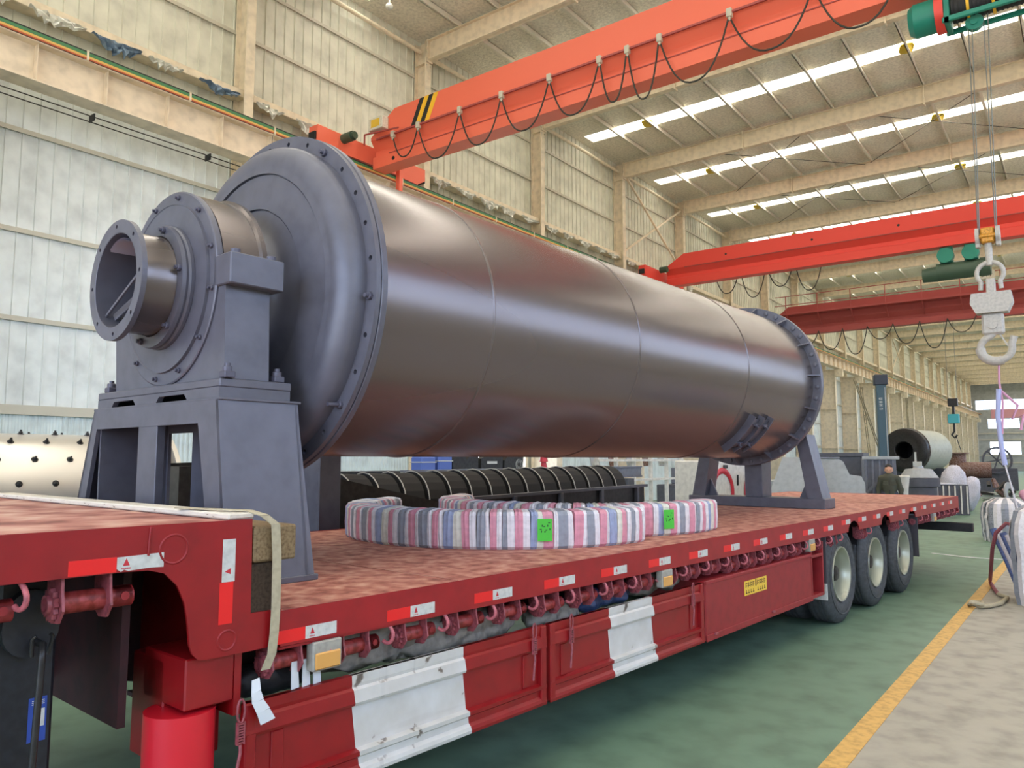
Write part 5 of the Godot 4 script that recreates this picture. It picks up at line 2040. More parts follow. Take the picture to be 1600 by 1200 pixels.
func build_load() -> void:
	wrapped_half_ring("wrapped_half_ring", "striped plastic wrapped half ring, nearer the tall stand, with a green tag", 5.1, -4.45, -4.0, 168.0, 21, 37.0)
	wrapped_half_ring("wrapped_half_ring", "striped plastic wrapped half ring, nearer the rear stand, partly behind its twin", 6.2, -4.46, -14.0, 160.0, 33, 21.0)
	# timber against the gooseneck step
	var tb := on_trailer("timber_block", "weathered square timber block jammed behind the gooseneck step", "timber", 1.80, 1.385, -3.1)
	var st := S()
	tbox(st, 1.708, 1.905, 1.387, 1.53, -3.30, EDGE + 0.005, 0.008)
	obj("block", st, M.timber, tb)
	tb = on_trailer("timber_block", "dark old timber block standing below the weathered square timber", "timber", 1.78, DECK, -3.1)
	st = S()
	tbox(st, 1.708, 1.84, DECK, 1.386, -3.25, EDGE - 0.02, 0.008)
	obj("block", st, M.timber_dark, tb)
	tb = on_trailer("edge_batten", "long white painted batten along the rear edge of the gooseneck deck", "batten", 1.65, GOOSE, -4.28)
	st = S()
	tbox(st, 1.60, 1.715, GOOSE + 0.003, GOOSE + 0.028, FAR + 0.02, EDGE - 0.01, 0.006)
	obj("batten", st, M.timber_white, tb)
	# lashing strap from the batten over the timber down to the winch
	var sp := on_trailer("lashing_strap", "frayed beige lashing strap pulled over the timber block down to a winch", "strap", 1.72, 0.9, EDGE)
	st = S()
	var line := [P(1.60, 1.592, -3.25), P(1.66, 1.594, -2.95), P(1.70, 1.592, -2.86), P(1.745, 1.572, -2.815), P(1.79, 1.535, -2.806), P(1.80, 1.40, -2.806), P(1.803, 1.2, -2.808), P(1.80, 1.1, -2.81), P(1.795, 1.02, -2.815), P(1.775, 0.96, -2.825)]
	var strap_w := 0.04
	for i in line.size() - 1:
		var a: Vector3 = line[i]
		var b: Vector3 = line[i + 1]
		var d := Vector3(0, 0, -strap_w * 0.5)
		if i < 3:
			d = Vector3(0, 0, -strap_w * 0.5)
		var up := (b - a).cross(d).normalized() * 0.004
		var ra := [a - d, a + d, a + d + up, a - d + up]
		var rb := [b - d, b + d, b + d + up, b - d + up]
		loft(st, [ra, rb])
	obj("webbing", st, M.strap, sp)
	st = S()
	var tail := [P(1.735, 0.93, -2.83), P(1.728, 0.885, -2.812), P(1.733, 0.85, -2.806), P(1.755, 0.81, -2.80), P(1.775, 0.765, -2.797)]
	for i in tail.size() - 1:
		var a: Vector3 = tail[i]
		var b: Vector3 = tail[i + 1]
		var d := Vector3(0, 0.003, -0.016 - 0.004 * i)
		var d2 := Vector3(0, 0.006, -0.020 - 0.004 * i)
		var up := Vector3(0.004, 0, 0)
		loft(st, [[a - d, a + d, a + d + up, a - d + up], [b - d2, b + d2, b + d2 + up, b - d2 + up]])
	obj("frayed_tail", st, M.strap_white, sp)
	# tarpaulins stuffed behind the side guards
	var nz := FastNoiseLite.new()
	nz.frequency = 0.6
	var defs := [[2.05, 2.95, "tarp", "dirty grey tarpaulin stuffed behind the first side guard", 0.93, 0.20], [2.55, 3.5, "tarp", "crumpled grey tarpaulin bulging over the first side guard near its post", 0.89, 0.16], [3.62, 4.1, "tarp", "folded beige-grey tarpaulin at the joint between two side guards", 0.86, 0.12], [4.0, 4.75, "tarp_blue", "blue tarpaulin folded behind the second side guard", 0.885, 0.15], [4.75, 5.45, "tarp", "pale grey tarpaulin folded behind the amber lamp of the second guard", 0.90, 0.15], [1.73, 2.08, "black", "black rubber sheet rolled up behind the first winch", 0.88, 0.12]]
	for k in defs.size():
		var q: Array = defs[k]
		nz.seed = 90 + k
		var tp := on_trailer("tarpaulin", q[3], "tarpaulin", (q[0] + q[1]) * 0.5, q[4] - q[5] * 0.5, -3.0)
		st = S()
		lump(st, P((q[0] + q[1]) * 0.5, q[4], -3.0), Vector3(0.16, q[5], q[1] - q[0]), Basis.IDENTITY, nz, 0.05, 16, 3.5)
		obj("folds", st, M[q[2]], tp)
	var ws := on_trailer("strap_scrap", "torn white strap ends hanging behind the first amber lamp", "strap", 2.0, 0.84, EDGE - 0.03)
	for k in 3:
		st = S()
		var s := 1.93 + 0.055 * k
		loft(st, [[P(s, 0.97, EDGE - 0.05), P(s + 0.03, 0.97, EDGE - 0.05), P(s + 0.03, 0.97, EDGE - 0.045), P(s, 0.97, EDGE - 0.045)], [P(s - 0.005, 0.84, EDGE - 0.038), P(s + 0.035, 0.842, EDGE - 0.042), P(s + 0.035, 0.842, EDGE - 0.036), P(s - 0.005, 0.84, EDGE - 0.032)]])
		obj("strap_end", st, M.strap_white, ws)

# ==================================================================== things standing about the hall
func pedestal_lathe(st: SurfaceTool, prof: Array, at: Vector3, seg := 32) -> void:
	lathe(st, prof, Transform3D(frame_of(Vector3.UP), at), seg, 35.0)

# ---- smooth figure: bones as tapered capsules joined by a smooth minimum, meshed as surface nets
func sd_bone(p: Vector3, b: Array) -> float:
	var a: Vector3 = b[0]
	var d: Vector3 = b[1] - a
	var t := clampf((p - a).dot(d) / maxf(d.length_squared(), 1e-9), 0.0, 1.0)
	return p.distance_to(a + d * t) - lerpf(b[2], b[3], t)

func sd_all(p: Vector3, bones: Array, k: float) -> float:
	var v := 1e9
	for b in bones:
		var d := sd_bone(p, b)
		var h := clampf(0.5 + 0.5 * (v - d) / k, 0.0, 1.0)
		v = lerpf(v, d, h) - k * h * (1.0 - h)
	return v

func nets(st: SurfaceTool, bones: Array, cell: float, k: float) -> void:
	var lo := Vector3.ONE * 1e9
	var hi := -lo
	for b in bones:
		for e in 2:
			var r: float = b[2 + e] + cell * 2.0 + k * 0.3
			lo = lo.min(b[e] - Vector3.ONE * r)
			hi = hi.max(b[e] + Vector3.ONE * r)
	var n := Vector3i(((hi - lo) / cell).ceil()) + Vector3i.ONE
	var val := PackedFloat32Array()
	val.resize(n.x * n.y * n.z)
	for z in n.z:
		for y in n.y:
			for x in n.x:
				val[(z * n.y + y) * n.x + x] = sd_all(lo + Vector3(x, y, z) * cell, bones, k)
	var vert := {}
	var norm := {}
	for z in n.z - 1:
		for y in n.y - 1:
			for x in n.x - 1:
				var sum := Vector3.ZERO
				var cnt := 0
				var c := []
				for i in 8:
					c.append(val[((z + (i >> 2 & 1)) * n.y + y + (i >> 1 & 1)) * n.x + x + (i & 1)])
				for e in [[0, 1], [2, 3], [4, 5], [6, 7], [0, 2], [1, 3], [4, 6], [5, 7], [0, 4], [1, 5], [2, 6], [3, 7]]:
					var va: float = c[e[0]]
					var vb: float = c[e[1]]
					if (va < 0.0) != (vb < 0.0):
						var t := va / (va - vb)
						var pa := Vector3(e[0] & 1, e[0] >> 1 & 1, e[0] >> 2 & 1)
						var pb := Vector3(e[1] & 1, e[1] >> 1 & 1, e[1] >> 2 & 1)
						sum += pa.lerp(pb, t)
						cnt += 1
				if cnt:
					var p := lo + (Vector3(x, y, z) + sum / cnt) * cell
					var id := (z * n.y + y) * n.x + x
					vert[id] = p
					var h := cell * 0.5
					norm[id] = Vector3(sd_all(p + Vector3(h, 0, 0), bones, k) - sd_all(p - Vector3(h, 0, 0), bones, k), sd_all(p + Vector3(0, h, 0), bones, k) - sd_all(p - Vector3(0, h, 0), bones, k), sd_all(p + Vector3(0, 0, h), bones, k) - sd_all(p - Vector3(0, 0, h), bones, k)).normalized()
	for z in range(1, n.z - 1):
		for y in range(1, n.y - 1):
			for x in range(1, n.x - 1):
				var v0 := val[(z * n.y + y) * n.x + x] < 0.0
				for ax in 3:
					var d := Vector3i.ZERO
					d[ax] = 1
					if v0 == (val[((z + d.z) * n.y + y + d.y) * n.x + x + d.x] < 0.0):
						continue
					var u := Vector3i.ZERO
					u[(ax + 1) % 3] = 1
					var w := Vector3i.ZERO
					w[(ax + 2) % 3] = 1
					var ids := []
					for q in [Vector3i.ZERO, u, u + w, w]:
						var cc: Vector3i = Vector3i(x, y, z) - q
						ids.append((cc.z * n.y + cc.y) * n.x + cc.x)
					squad(st, vert[ids[0]], norm[ids[0]], vert[ids[1]], norm[ids[1]], vert[ids[2]], norm[ids[2]], vert[ids[3]], norm[ids[3]])

func build_person() -> void:
	var at := Vector3(-4.08, 0, -20.9)
	var turn := atan2(0 - at.x, 0 - at.z)
	var pe := thing("person", "person in a dark olive work jacket standing behind the trailer, head raised", "person", at, turn)
	# local axes: +z is where the person faces
	var body := [
		[Vector3(0, 0.93, 0), Vector3(0, 1.12, 0), 0.15, 0.15], [Vector3(0, 1.12, 0), Vector3(0, 1.32, -0.01), 0.15, 0.15],
		[Vector3(-0.15, 1.33, 0), Vector3(0.15, 1.33, 0), 0.085, 0.085], [Vector3(0, 1.35, 0), Vector3(0, 1.46, 0.01), 0.065, 0.058]]
	for s in [-1.0, 1.0]:
		body.append([Vector3(0.18 * s, 1.33, 0), Vector3(0.25 * s, 1.06, -0.01), 0.068, 0.055])
		body.append([Vector3(0.25 * s, 1.06, -0.01), Vector3(0.25 * s, 0.82, 0.05), 0.053, 0.042])
	var st := S()
	nets(st, body, 0.022, 0.05)
	obj("jacket", st, M.jacket, pe)
	var legs := []
	for s in [-1.0, 1.0]:
		legs.append([Vector3(0.09 * s, 0.9, 0), Vector3(0.10 * s, 0.5, 0.01), 0.098, 0.072])
		legs.append([Vector3(0.10 * s, 0.5, 0.01), Vector3(0.11 * s, 0.1, -0.01), 0.070, 0.058])
		legs.append([Vector3(0.11 * s, 0.05, -0.03), Vector3(0.13 * s, 0.045, 0.13), 0.05, 0.042])
	legs.append([Vector3(-0.08, 0.93, 0), Vector3(0.08, 0.93, 0), 0.12, 0.12])
	st = S()
	nets(st, legs, 0.024, 0.04)
	obj("trousers", st, M.trousers, pe)
	var head := [
		[Vector3(0, 1.54, 0.0), Vector3(0, 1.575, 0.0), 0.085, 0.088], [Vector3(0, 1.49, 0.035), Vector3(0, 1.53, 0.03), 0.052, 0.065],
		[Vector3(0, 1.535, 0.095), Vector3(0, 1.515, 0.108), 0.008, 0.014], [Vector3(-0.025, 1.485, 0.075), Vector3(0.025, 1.485, 0.075), 0.012, 0.012],
		[Vector3(-0.088, 1.545, -0.01), Vector3(-0.09, 1.52, 0.0), 0.014, 0.011], [Vector3(0.088, 1.545, -0.01), Vector3(0.09, 1.52, 0.0), 0.014, 0.011],
		[Vector3(-0.04, 1.56, 0.075), Vector3(0.04, 1.56, 0.075), 0.014, 0.014], [Vector3(0, 1.40, 0.0), Vector3(0, 1.5, 0.0), 0.052, 0.05]]
	st = S()
	nets(st, head, 0.009, 0.018)
	# hands: palm, four fingers and thumb each, loosely curled
	for s in [-1.0, 1.0]:
		var w := Vector3(0.25 * s, 0.80, 0.055)
		var hand := [[w, w + Vector3(0, -0.07, 0.015), 0.024, 0.026], [w + Vector3(0, -0.02, 0.02), w + Vector3(-0.025 * s, -0.075, 0.045), 0.012, 0.009]]
		for f in 4:
			var o := Vector3(0.0, -0.085, -0.015 + 0.018 * f)
			var l: float = [0.032, 0.04, 0.042, 0.036][f]
			hand.append([w + o, w + o + Vector3(-0.004 * s, -l, 0.004), 0.0095, 0.009])
			hand.append([w + o + Vector3(-0.004 * s, -l, 0.004), w + o + Vector3(-0.022 * s, -l - 0.022, 0.006), 0.009, 0.0075])
		nets(st, hand, 0.006, 0.01)
	obj("head_and_hands", st, M.skin, pe)
	st = S()
	nets(st, [[Vector3(0, 1.60, -0.015), Vector3(0, 1.605, -0.03), 0.086, 0.09], [Vector3(0, 1.54, -0.05), Vector3(0, 1.58, -0.04), 0.062, 0.075], [Vector3(-0.045, 1.635, 0.035), Vector3(0.045, 1.635, 0.035), 0.034, 0.034]], 0.011, 0.02)
	obj("hair", st, M.hair, pe)
	for s in [-1.0, 1.0]:
		st = S()
		pedestal_lathe(st, [Vector2(-0.008, 0), Vector2(-0.005, 0.009), Vector2(0.005, 0.009), Vector2(0.008, 0)], Vector3(0.034 * s, 1.548, 0.082), 10)
		obj("eye", st, M.hair, pe)
	st = S()
	box(st, Vector3(0, 1.1, 0.152), Vector3(0.012, 0.4, 0.01))
	obj("zip", st, M.black, pe)
	st = S()
	for s in [-1.0, 1.0]:
		box(st, Vector3(0.09 * s, 1.22, 0.148), Vector3(0.1, 0.1, 0.012), 0.004)
	obj("chest_pockets", st, M.jacket, pe)

func ladder(label: String, a: Vector3, b: Vector3, wdt: float, rungs: int) -> void:
	var l := thing("ladder", label, "ladder", a)
	var d := b - a
	for s in [-0.5, 0.5]:
		var st := S()
		bar(st, Vector3(0, 0, wdt * s), d + Vector3(0, 0, wdt * s), 0.05, 0.06)
		obj("stile", st, M.ladder, l)
	for k in rungs:
		var st := S()
		var p := d * ((k + 0.6) / rungs)
		bar(st, p + Vector3(0, 0, -wdt * 0.5), p + Vector3(0, 0, wdt * 0.5), 0.035, 0.035)
		obj("rung", st, M.ladder, l)

func build_background() -> void:
	build_person()
	var st: SurfaceTool
	# ---------- silver mill drum lying between trailer and wall, at the gooseneck end
	o_s = 0.0
	o_y = 0.0
	o_n = 0.0
	var sd := on_trailer("drum_mill", "shiny silver drum studded with bolts, lying between trailer and wall", "mill drum", 3.2, 0.0, -10.2)
	var ax := Transform3D(frame_of(Vector3(0, 0, -1)), P(0.0, 1.32, -10.2))
	st = S()
	lathe(st, [Vector2(0.6, 0.0), Vector2(0.6, 0.78), Vector2(4.45, 0.78), Vector2(4.45, 0.0)], ax, 72, 40.0)
	obj("shell", st, M.silver, sd)
	for k in 2:
		st = S()
		lathe(st, [Vector2(4.35 + 0.22 * k, 0.4), Vector2(4.35 + 0.22 * k, 0.92), Vector2(4.41 + 0.22 * k, 0.92), Vector2(4.41 + 0.22 * k, 0.4)], ax, 64, 30.0)
		obj("flange", st, M.silver, sd)
	st = S()
	lathe(st, [Vector2(4.6, 0.42), Vector2(5.2, 0.42), Vector2(5.2, 0.0)], ax, 40, 30.0)
	obj("trunnion", st, M.silver, sd)
	for i in 10:
		for j in 9:
			var deg := -50.0 + 22.0 * j
			var s := 0.9 + 0.36 * i + (0.18 if j % 2 == 1 else 0.0)
			if s > 4.3:
				continue
			st = S()
			var e := radial(deg)
			lathe(st, [Vector2(0, 0.036), Vector2(0.01, 0.036), Vector2(0.015, 0.0)], Transform3D(frame_of(e), P(s, 1.32, -10.2) + e * 0.775), 12)
			bolt(st, P(s, 1.32, -10.2) + e * 0.785, e, 0.022, 0.026, 0.02)
			obj("liner_bolt", st, M.dark_steel, sd)
	for s in [1.2, 3.9]:
		st = S()
		tbox(st, s, s + 0.25, 0.0, 0.62, -10.8, -9.6, 0.01)
		obj("cradle", st, M.timber, sd)

	# ---------- spiral classifier beside the trailer
	var sc := on_trailer("spiral_classifier", "long dark trough with a black bladed spiral turning along its top", "classifier", 7.2, 0.0, -7.3)
	st = S()
	side_prism(st, [Vector2(4.55, 0.55), Vector2(10.9, 0.75), Vector2(10.9, 1.36), Vector2(6.35, 1.30), Vector2(4.1, 1.77), Vector2(3.2, 1.74), Vector2(3.2, 0.55)], -6.55, 0.03)
	obj("trough_side", st, M.dark_steel, sc)
	st = S()
	side_prism(st, [Vector2(3.2, 0.55), Vector2(10.9, 0.75), Vector2(10.9, 1.36), Vector2(6.35, 1.30), Vector2(4.1, 1.77), Vector2(3.2, 1.74)], -8.05, 0.03)
	obj("trough_side", st, M.dark_steel, sc)
	st = S()
	side_prism(st, [Vector2(3.2, 0.55), Vector2(10.9, 0.75), Vector2(10.9, 0.70), Vector2(3.2, 0.5)], -8.05, 1.53)
	obj("trough_floor", st, M.dark_steel, sc)
	st = S()
	tbox(st, 3.2, 3.23, 0.55, 1.74, -8.02, -6.55)
	obj("end_plate", st, M.dark_steel, sc)
	st = S()
	bar(st, P(6.35, 1.32, -6.53), P(10.95, 1.385, -6.53), 0.10, 0.04)
	obj("trough_rim", st, M.grey_dark, sc)
	for k in 5:
		st = S()
		var s := 6.6 + 1.0 * k
		tbox(st, s, s + 0.06, 0.62, 1.32 + 0.01 * k, -6.52, -6.46, 0.004)
		obj("stiffener", st, M.grey_dark, sc)
	for s in [3.4, 6.8, 10.6]:
		st = S()
		tbox(st, s, s + 0.2, 0.0, 0.62, -8.0, -6.6, 0.01)
		obj("support", st, M.grey_dark, sc)
	# shaft and the blade: a helix with a bright outer edge, one turn per part
	var sx0 := 4.6
	var sx1 := 11.0
	var ya := 1.19
	var yb := 1.27
	st = S()
	cyl(st, P(3.3, ya - 0.02, -7.3), P(11.1, yb, -7.3), 0.12, 0.12, 16)
	obj("shaft", st, M.dark_steel, sc)
	var turns := 17
	for t in turns:
		st = S()
		var ed := S()
		var edge := []
		for k in 25:
			var u := (t + k / 24.0) / turns
			var a := TAU * k / 24.0
			var c := P(lerpf(sx0, sx1, u), lerpf(ya, yb, u), -7.3)
			edge.append(c + Vector3(cos(a), sin(a), 0) * 0.44)
			if k < 24:
				var u2 := (t + (k + 1) / 24.0) / turns
				var a2 := TAU * (k + 1) / 24.0
				var c2 := P(lerpf(sx0, sx1, u2), lerpf(ya, yb, u2), -7.3)
				for off in [0.0, -0.012]:
					quad(st, c + Vector3(cos(a) * 0.12, sin(a) * 0.12, off), c + Vector3(cos(a) * 0.44, sin(a) * 0.44, off), c2 + Vector3(cos(a2) * 0.44, sin(a2) * 0.44, off), c2 + Vector3(cos(a2) * 0.12, sin(a2) * 0.12, off), Vector3(0, 0, 1 if off == 0.0 else -1))
				# wear shoe standing along the rim, bridging to the next turn
				var w := Vector3(0, 0, -0.32)
				quad(st, c + Vector3(cos(a), sin(a), 0) * 0.435, c2 + Vector3(cos(a2), sin(a2), 0) * 0.435, c2 + w + Vector3(cos(a2), sin(a2), 0) * 0.425, c + w + Vector3(cos(a), sin(a), 0) * 0.425, Vector3(cos(a), sin(a), 0))
		obj("blade", st, M.flight_black, sc)
		pipe(ed, edge, 0.008, 5)
		obj("blade_edge", ed, M.flight_edge, sc)

	# ---------- long grey channel and workbench row behind it
	var ch := on_trailer("steel_channel", "long grey drilled steel channel lying behind the spiral classifier", "steel beam", 12.0, 0.0, -9.6)
	st = S()
	bar(st, P(8.5, 1.50, -9.6), P(15.9, 1.52, -9.6), 0.05, 0.22)
	bar(st, P(8.5, 1.61, -9.63), P(15.9, 1.63, -9.63), 0.16, 0.03)
	bar(st, P(8.5, 1.39, -9.63), P(15.9, 1.41, -9.63), 0.16, 0.03)
	obj("beam", st, M.grey_frame, ch)
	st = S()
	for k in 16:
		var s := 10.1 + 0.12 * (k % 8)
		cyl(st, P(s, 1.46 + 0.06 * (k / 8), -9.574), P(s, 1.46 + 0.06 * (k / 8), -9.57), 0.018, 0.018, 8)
	var hl := obj("bolts", st, M.dark_steel, ch)  # flat dark discs: the shade inside drilled holes, put in as colour
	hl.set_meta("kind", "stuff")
	for s in [8.9, 15.0]:
		st = S()
		tbox(st, s, s + 0.3, 0.0, 1.375, -9.8, -9.4, 0.01)
		obj("trestle", st, M.grey_dark, ch)
	var wb := on_trailer("work_bench", "long low steel bench against the wall carrying parts", "bench", 13.0, 0.0, -12.4)
	st = S()
	tbox(st, 9.6, 17.2, 1.46, 1.52, -12.8, -11.9, 0.006)
	obj("bench_top", st, M.grey_dark, wb)
	for s in [9.7, 11.5, 13.3, 15.1, 17.0]:
		for n in [-12.75, -12.0]:
			st = S()
			tbox(st, s, s + 0.08, 0.0, 1.46, n, n + 0.08)
			obj("leg", st, M.grey_dark, wb)
	for q in [[11.1, 0.34], [11.6, 0.38]]:
		var b := on_trailer("blue_case", "small blue plastic case on the bench by the open door", "case", q[0] + 0.2, 1.52, -12.2, "blue cases on the bench")
		st = S()
		tbox(st, q[0], q[0] + 0.42, 1.52, 1.52 + q[1], -12.35, -12.0, 0.03)
		obj("body", st, M.blue_box, b)
		st = S()
		tbox(st, q[0] - 0.01, q[0] + 0.43, 1.52 + q[1] * 0.62, 1.52 + q[1] * 0.68, -12.36, -11.99, 0.005)
		obj("seam", st, M.tape_white, b)
	var iron := [[12.15, "dark notched casting"], [13.05, "dark pointed casting with a slot"], [13.85, "dark round-backed casting with a white disc"]]
	for k in iron.size():
		var s: float = iron[k][0]
		var b := on_trailer("iron_casting", iron[k][1] + " on the bench beside the blue cases", "casting", s + 0.4, 1.52, -12.2)
		st = S()
		var pl: Array = [
			[Vector2(s, 1.52), Vector2(s + 0.8, 1.52), Vector2(s + 0.8, 1.86), Vector2(s + 0.62, 1.96), Vector2(s + 0.42, 1.80), Vector2(s + 0.28, 1.98), Vector2(s + 0.1, 1.93), Vector2(s - 0.02, 1.74)],
			[Vector2(s, 1.52), Vector2(s + 0.75, 1.52), Vector2(s + 0.75, 1.92), Vector2(s + 0.68, 1.99), Vector2(s + 0.38, 1.97), Vector2(s + 0.0, 1.82)],
			[Vector2(s, 1.52), Vector2(s + 0.7, 1.52), Vector2(s + 0.72, 1.86), Vector2(s + 0.62, 1.98), Vector2(s + 0.45, 1.96), Vector2(s + 0.2, 1.92), Vector2(s + 0.02, 1.78)]][k]
		side_prism(st, pl, -12.25, 0.15)
		obj("body", st, M.dark_steel, b)
		if k == 1:
			st = S()
			tbox(st, s + 0.2, s + 0.55, 1.70, 1.76, -12.10, -12.096)
			obj("slot", st, M.tape_white, b)
		if k == 2:
			st = S()
			lathe(st, [Vector2(0, 0.05), Vector2(0, 0.13), Vector2(0.02, 0.13)], Transform3D(frame_of(Vector3(1, 0, 0)), P(s + 0.55, 1.68, -12.1)), 20)
			obj("disc", st, M.tape_white, b)
	var rv := on_trailer("red_valve", "small red hand valve beside the white rack", "valve", 15.5, 1.52, -12.2)
	st = S()
	cyl(st, P(15.5, 1.52, -12.2), P(15.5, 1.78, -12.2), 0.09, 0.06, 14)
	cyl(st, P(15.5, 1.74, -12.2), P(15.5, 2.05, -12.2), 0.11, 0.05, 14)
	obj("body", st, M.red_machine, rv)
	st = S()
	lathe(st, [Vector2(0, 0.14), Vector2(0.015, 0.17), Vector2(0.03, 0.14)], Transform3D(frame_of(Vector3.UP), P(15.5, 2.05, -12.2)), 20, 60.0)
	obj("handwheel", st, M.red_machine, rv)
	# white rack of uprights
	var rk := on_trailer("storage_rack", "white steel rack with leaning plates near the rear stand", "rack", 18.5, 0.0, -11.4)
	for k in 6:
		st = S()
		var s := 16.9 + 0.92 * k
		tbox(st, s, s + 0.07, 0.0, 2.6, -11.6, -11.5)
		obj("upright", st, M.white_machine, rk)
	for y in [1.2, 1.75, 2.5]:
		st = S()
		tbox(st, 16.9, 21.57, y, y + 0.06, -11.62, -11.45)
		obj("shelf_rail", st, M.white_machine, rk)
	for k in 5:
		st = S()
		var s := 17.05 + 0.9 * k
		box(st, P(s + 0.25, 1.95, -11.9), Vector3(0.04, 0.7, 0.4), 0.004, Basis(Vector3(0, 0, 1), 0.2))
		obj("leaning_plate", st, M.grey_light if k % 2 == 0 else M.brown_vessel, rk)
	# striped wall panels near the wall behind the classifier
	var pk := on_trailer("plate_stack", "row of pinkish steel plates standing on edge behind the dark trough", "steel plates", 8.4, 0.0, -10.6)
	for k in 6:
		st = S()
		tbox(st, 7.8 + 0.2 * k, 7.9 + 0.2 * k, 0.0, 1.55, -10.9, -10.5, 0.004)
		obj("plate", st, M.brown_vessel if k % 2 == 0 else M.grey_dark, pk)
	st = S()
	tbox(st, 7.5, 9.2, 1.55, 1.6, -10.9, -10.5, 0.004)
	obj("cross_bar", st, M.dark_steel, pk)
	# white and red machine seen through the rear stand
	var wm := on_trailer("white_machine", "white machine with a red ring guard beyond the rear stand", "machine", 16.8, 0.0, -8.0)
	st = S()
	tbox(st, 15.7, 18.4, 0.0, 1.78, -8.6, -7.7, 0.03)
	obj("cabinet", st, M.white_machine, wm)
	for q in [[16.25, 0.5], [17.95, 0.5]]:
		st = S()
		lathe(st, [Vector2(0.0, q[1] - 0.07), Vector2(0.03, q[1] - 0.03), Vector2(0.03, q[1] + 0.03), Vector2(0.0, q[1] + 0.07)], Transform3D(frame_of(Vector3(1, 0, 0)), P(q[0], 1.05, -7.69)), 40, 60.0)
		obj("ring_guard", st, M.red_machine, wm)
	st = S()
	tbox(st, 16.3, 16.5, 1.6, 1.68, -7.7, -7.67, 0.01)
	tbox(st, 17.0, 17.06, 1.2, 1.45, -7.7, -7.67, 0.01)
	obj("fittings", st, M.dark_steel, wm)

	# ---------- right-hand background row, beyond the trailer's tail
	var hp := thing("sheet_hopper", "pale grey sheet metal hopper with sloping sides just beyond the rear stand", "hopper", Vector3(-5.35, 0, -17.4), 0.3)
	st = S()
	loft(st, [[Vector3(-0.55, 0.9, 0.4), Vector3(0.5, 0.9, 0.4), Vector3(0.5, 0.9, -0.4), Vector3(-0.55, 0.9, -0.4)], [Vector3(-0.2, 1.85, 0.28), Vector3(0.3, 1.85, 0.28), Vector3(0.3, 1.85, -0.28), Vector3(-0.2, 1.85, -0.28)]])
	obj("cone", st, M.grey_light, hp)
	st = S()
	mbox(st, Vector3(-0.58, 0.0, 0.43), Vector3(0.53, 0.9, -0.43), 0.02)
	obj("box", st, M.grey_light, hp)
	hp = thing("sheet_hood", "pale grey round-shouldered sheet metal hood beside the hopper", "hood", Vector3(-4.9, 0, -19.0), 0.35)
	st = S()
	prism(st, [Vector2(-0.55, 0.0), Vector2(0.62, 0.0), Vector2(0.62, 1.25), Vector2(0.55, 1.42), Vector2(0.3, 1.46), Vector2(0.18, 1.75), Vector2(0.08, 1.82), Vector2(-0.5, 1.82)], Transform3D(Basis.IDENTITY, Vector3(0, 0, -0.4)), 0.8)
	obj("shell", st, M.grey_light, hp)
	st = S()
	mbox(st, Vector3(-0.58, 1.82, -0.43), Vector3(0.1, 1.86, 0.43), 0.006)
	mbox(st, Vector3(-0.6, 0.98, -0.44), Vector3(0.66, 1.04, 0.44), 0.006)
	obj("rim", st, M.grey_frame, hp)
	hp = thing("steel_trough", "dark grey open steel box trough standing behind the sheet metal hood", "trough", Vector3(-5.75, 0, -22.4), 0.1)
	st = S()
	mbox(st, Vector3(-0.55, 0.9, -0.5), Vector3(0.75, 1.9, 0.5), 0.01)
	mbox(st, Vector3(-0.62, 1.88, -0.56), Vector3(0.82, 1.98, 0.56), 0.01)
	obj("body", st, M.grey_dark, hp)
	for x in [-0.5, 0.65]:
		st = S()
		mbox(st, Vector3(x, 0, -0.45), Vector3(x + 0.08, 0.9, 0.45))
		obj("leg", st, M.grey_dark, hp)
	hp = thing("ribbed_box", "purple-grey ribbed steel box beside the person", "steel box", Vector3(-4.5, 0, -21.75), 0.2)
	st = S()
	mbox(st, Vector3(-0.32, 0.9, -0.3), Vector3(0.42, 1.82, 0.3), 0.01)
	obj("body", st, M.grey_frame, hp)
	for k in 5:
		st = S()
		mbox(st, Vector3(-0.31 + 0.16 * k, 0.0, 0.3), Vector3(-0.25 + 0.16 * k, 1.84, 0.37), 0.006)
		obj("rib", st, M.grey_frame, hp)
	st = S()
	mbox(st, Vector3(-0.36, 1.80, -0.34), Vector3(0.5, 1.88, 0.4), 0.008)
	obj("top_rim", st, M.grey_light, hp)
	st = S()
	bar(st, Vector3(-0.3, 0.95, 0.45), Vector3(0.35, 1.6, 0.45), 0.05, 0.06)
	obj("diagonal", st, M.grey_frame, hp)
	# white pot and dome-shaped fan
	hp = thing("white_pot", "pale conical pot standing between the person and the domed fan", "pot", Vector3(-4.44, 0, -24.4))
	st = S()
	pedestal_lathe(st, [Vector2(0, 0), Vector2(0, 0.13), Vector2(0.9, 0.16), Vector2(1.25, 0.2), Vector2(1.32, 0.22), Vector2(1.34, 0.2), Vector2(1.2, 0.0)], Vector3.ZERO)
	obj("pot", st, M.white_machine, hp)
	hp = thing("domed_fan", "grey faceted dome on a dark cylinder, standing behind the trailer's tail", "fan", Vector3(-4.42, 0, -27.0))
	st = S()
	lathe(st, [Vector2(1.24, 0.56), Vector2(1.5, 0.38), Vector2(1.52, 0.16), Vector2(1.6, 0.14), Vector2(1.6, 0.0)], Transform3D(frame_of(Vector3.UP), Vector3.ZERO), 8, 10.0)
	obj("dome", st, M.grey_light, hp)
	st = S()
	pedestal_lathe(st, [Vector2(0, 0.5), Vector2(0.95, 0.5), Vector2(0.97, 0.58), Vector2(1.22, 0.58), Vector2(1.24, 0.5)], Vector3.ZERO, 40)
	obj("casing", st, M.grey_dark, hp)
	# dark ribbed case with white posts
	hp = thing("ribbed_case", "low dark case with pale vertical bars below the white bundle", "case", Vector3(-3.95, 0, -29.2), 0.3)
	st = S()
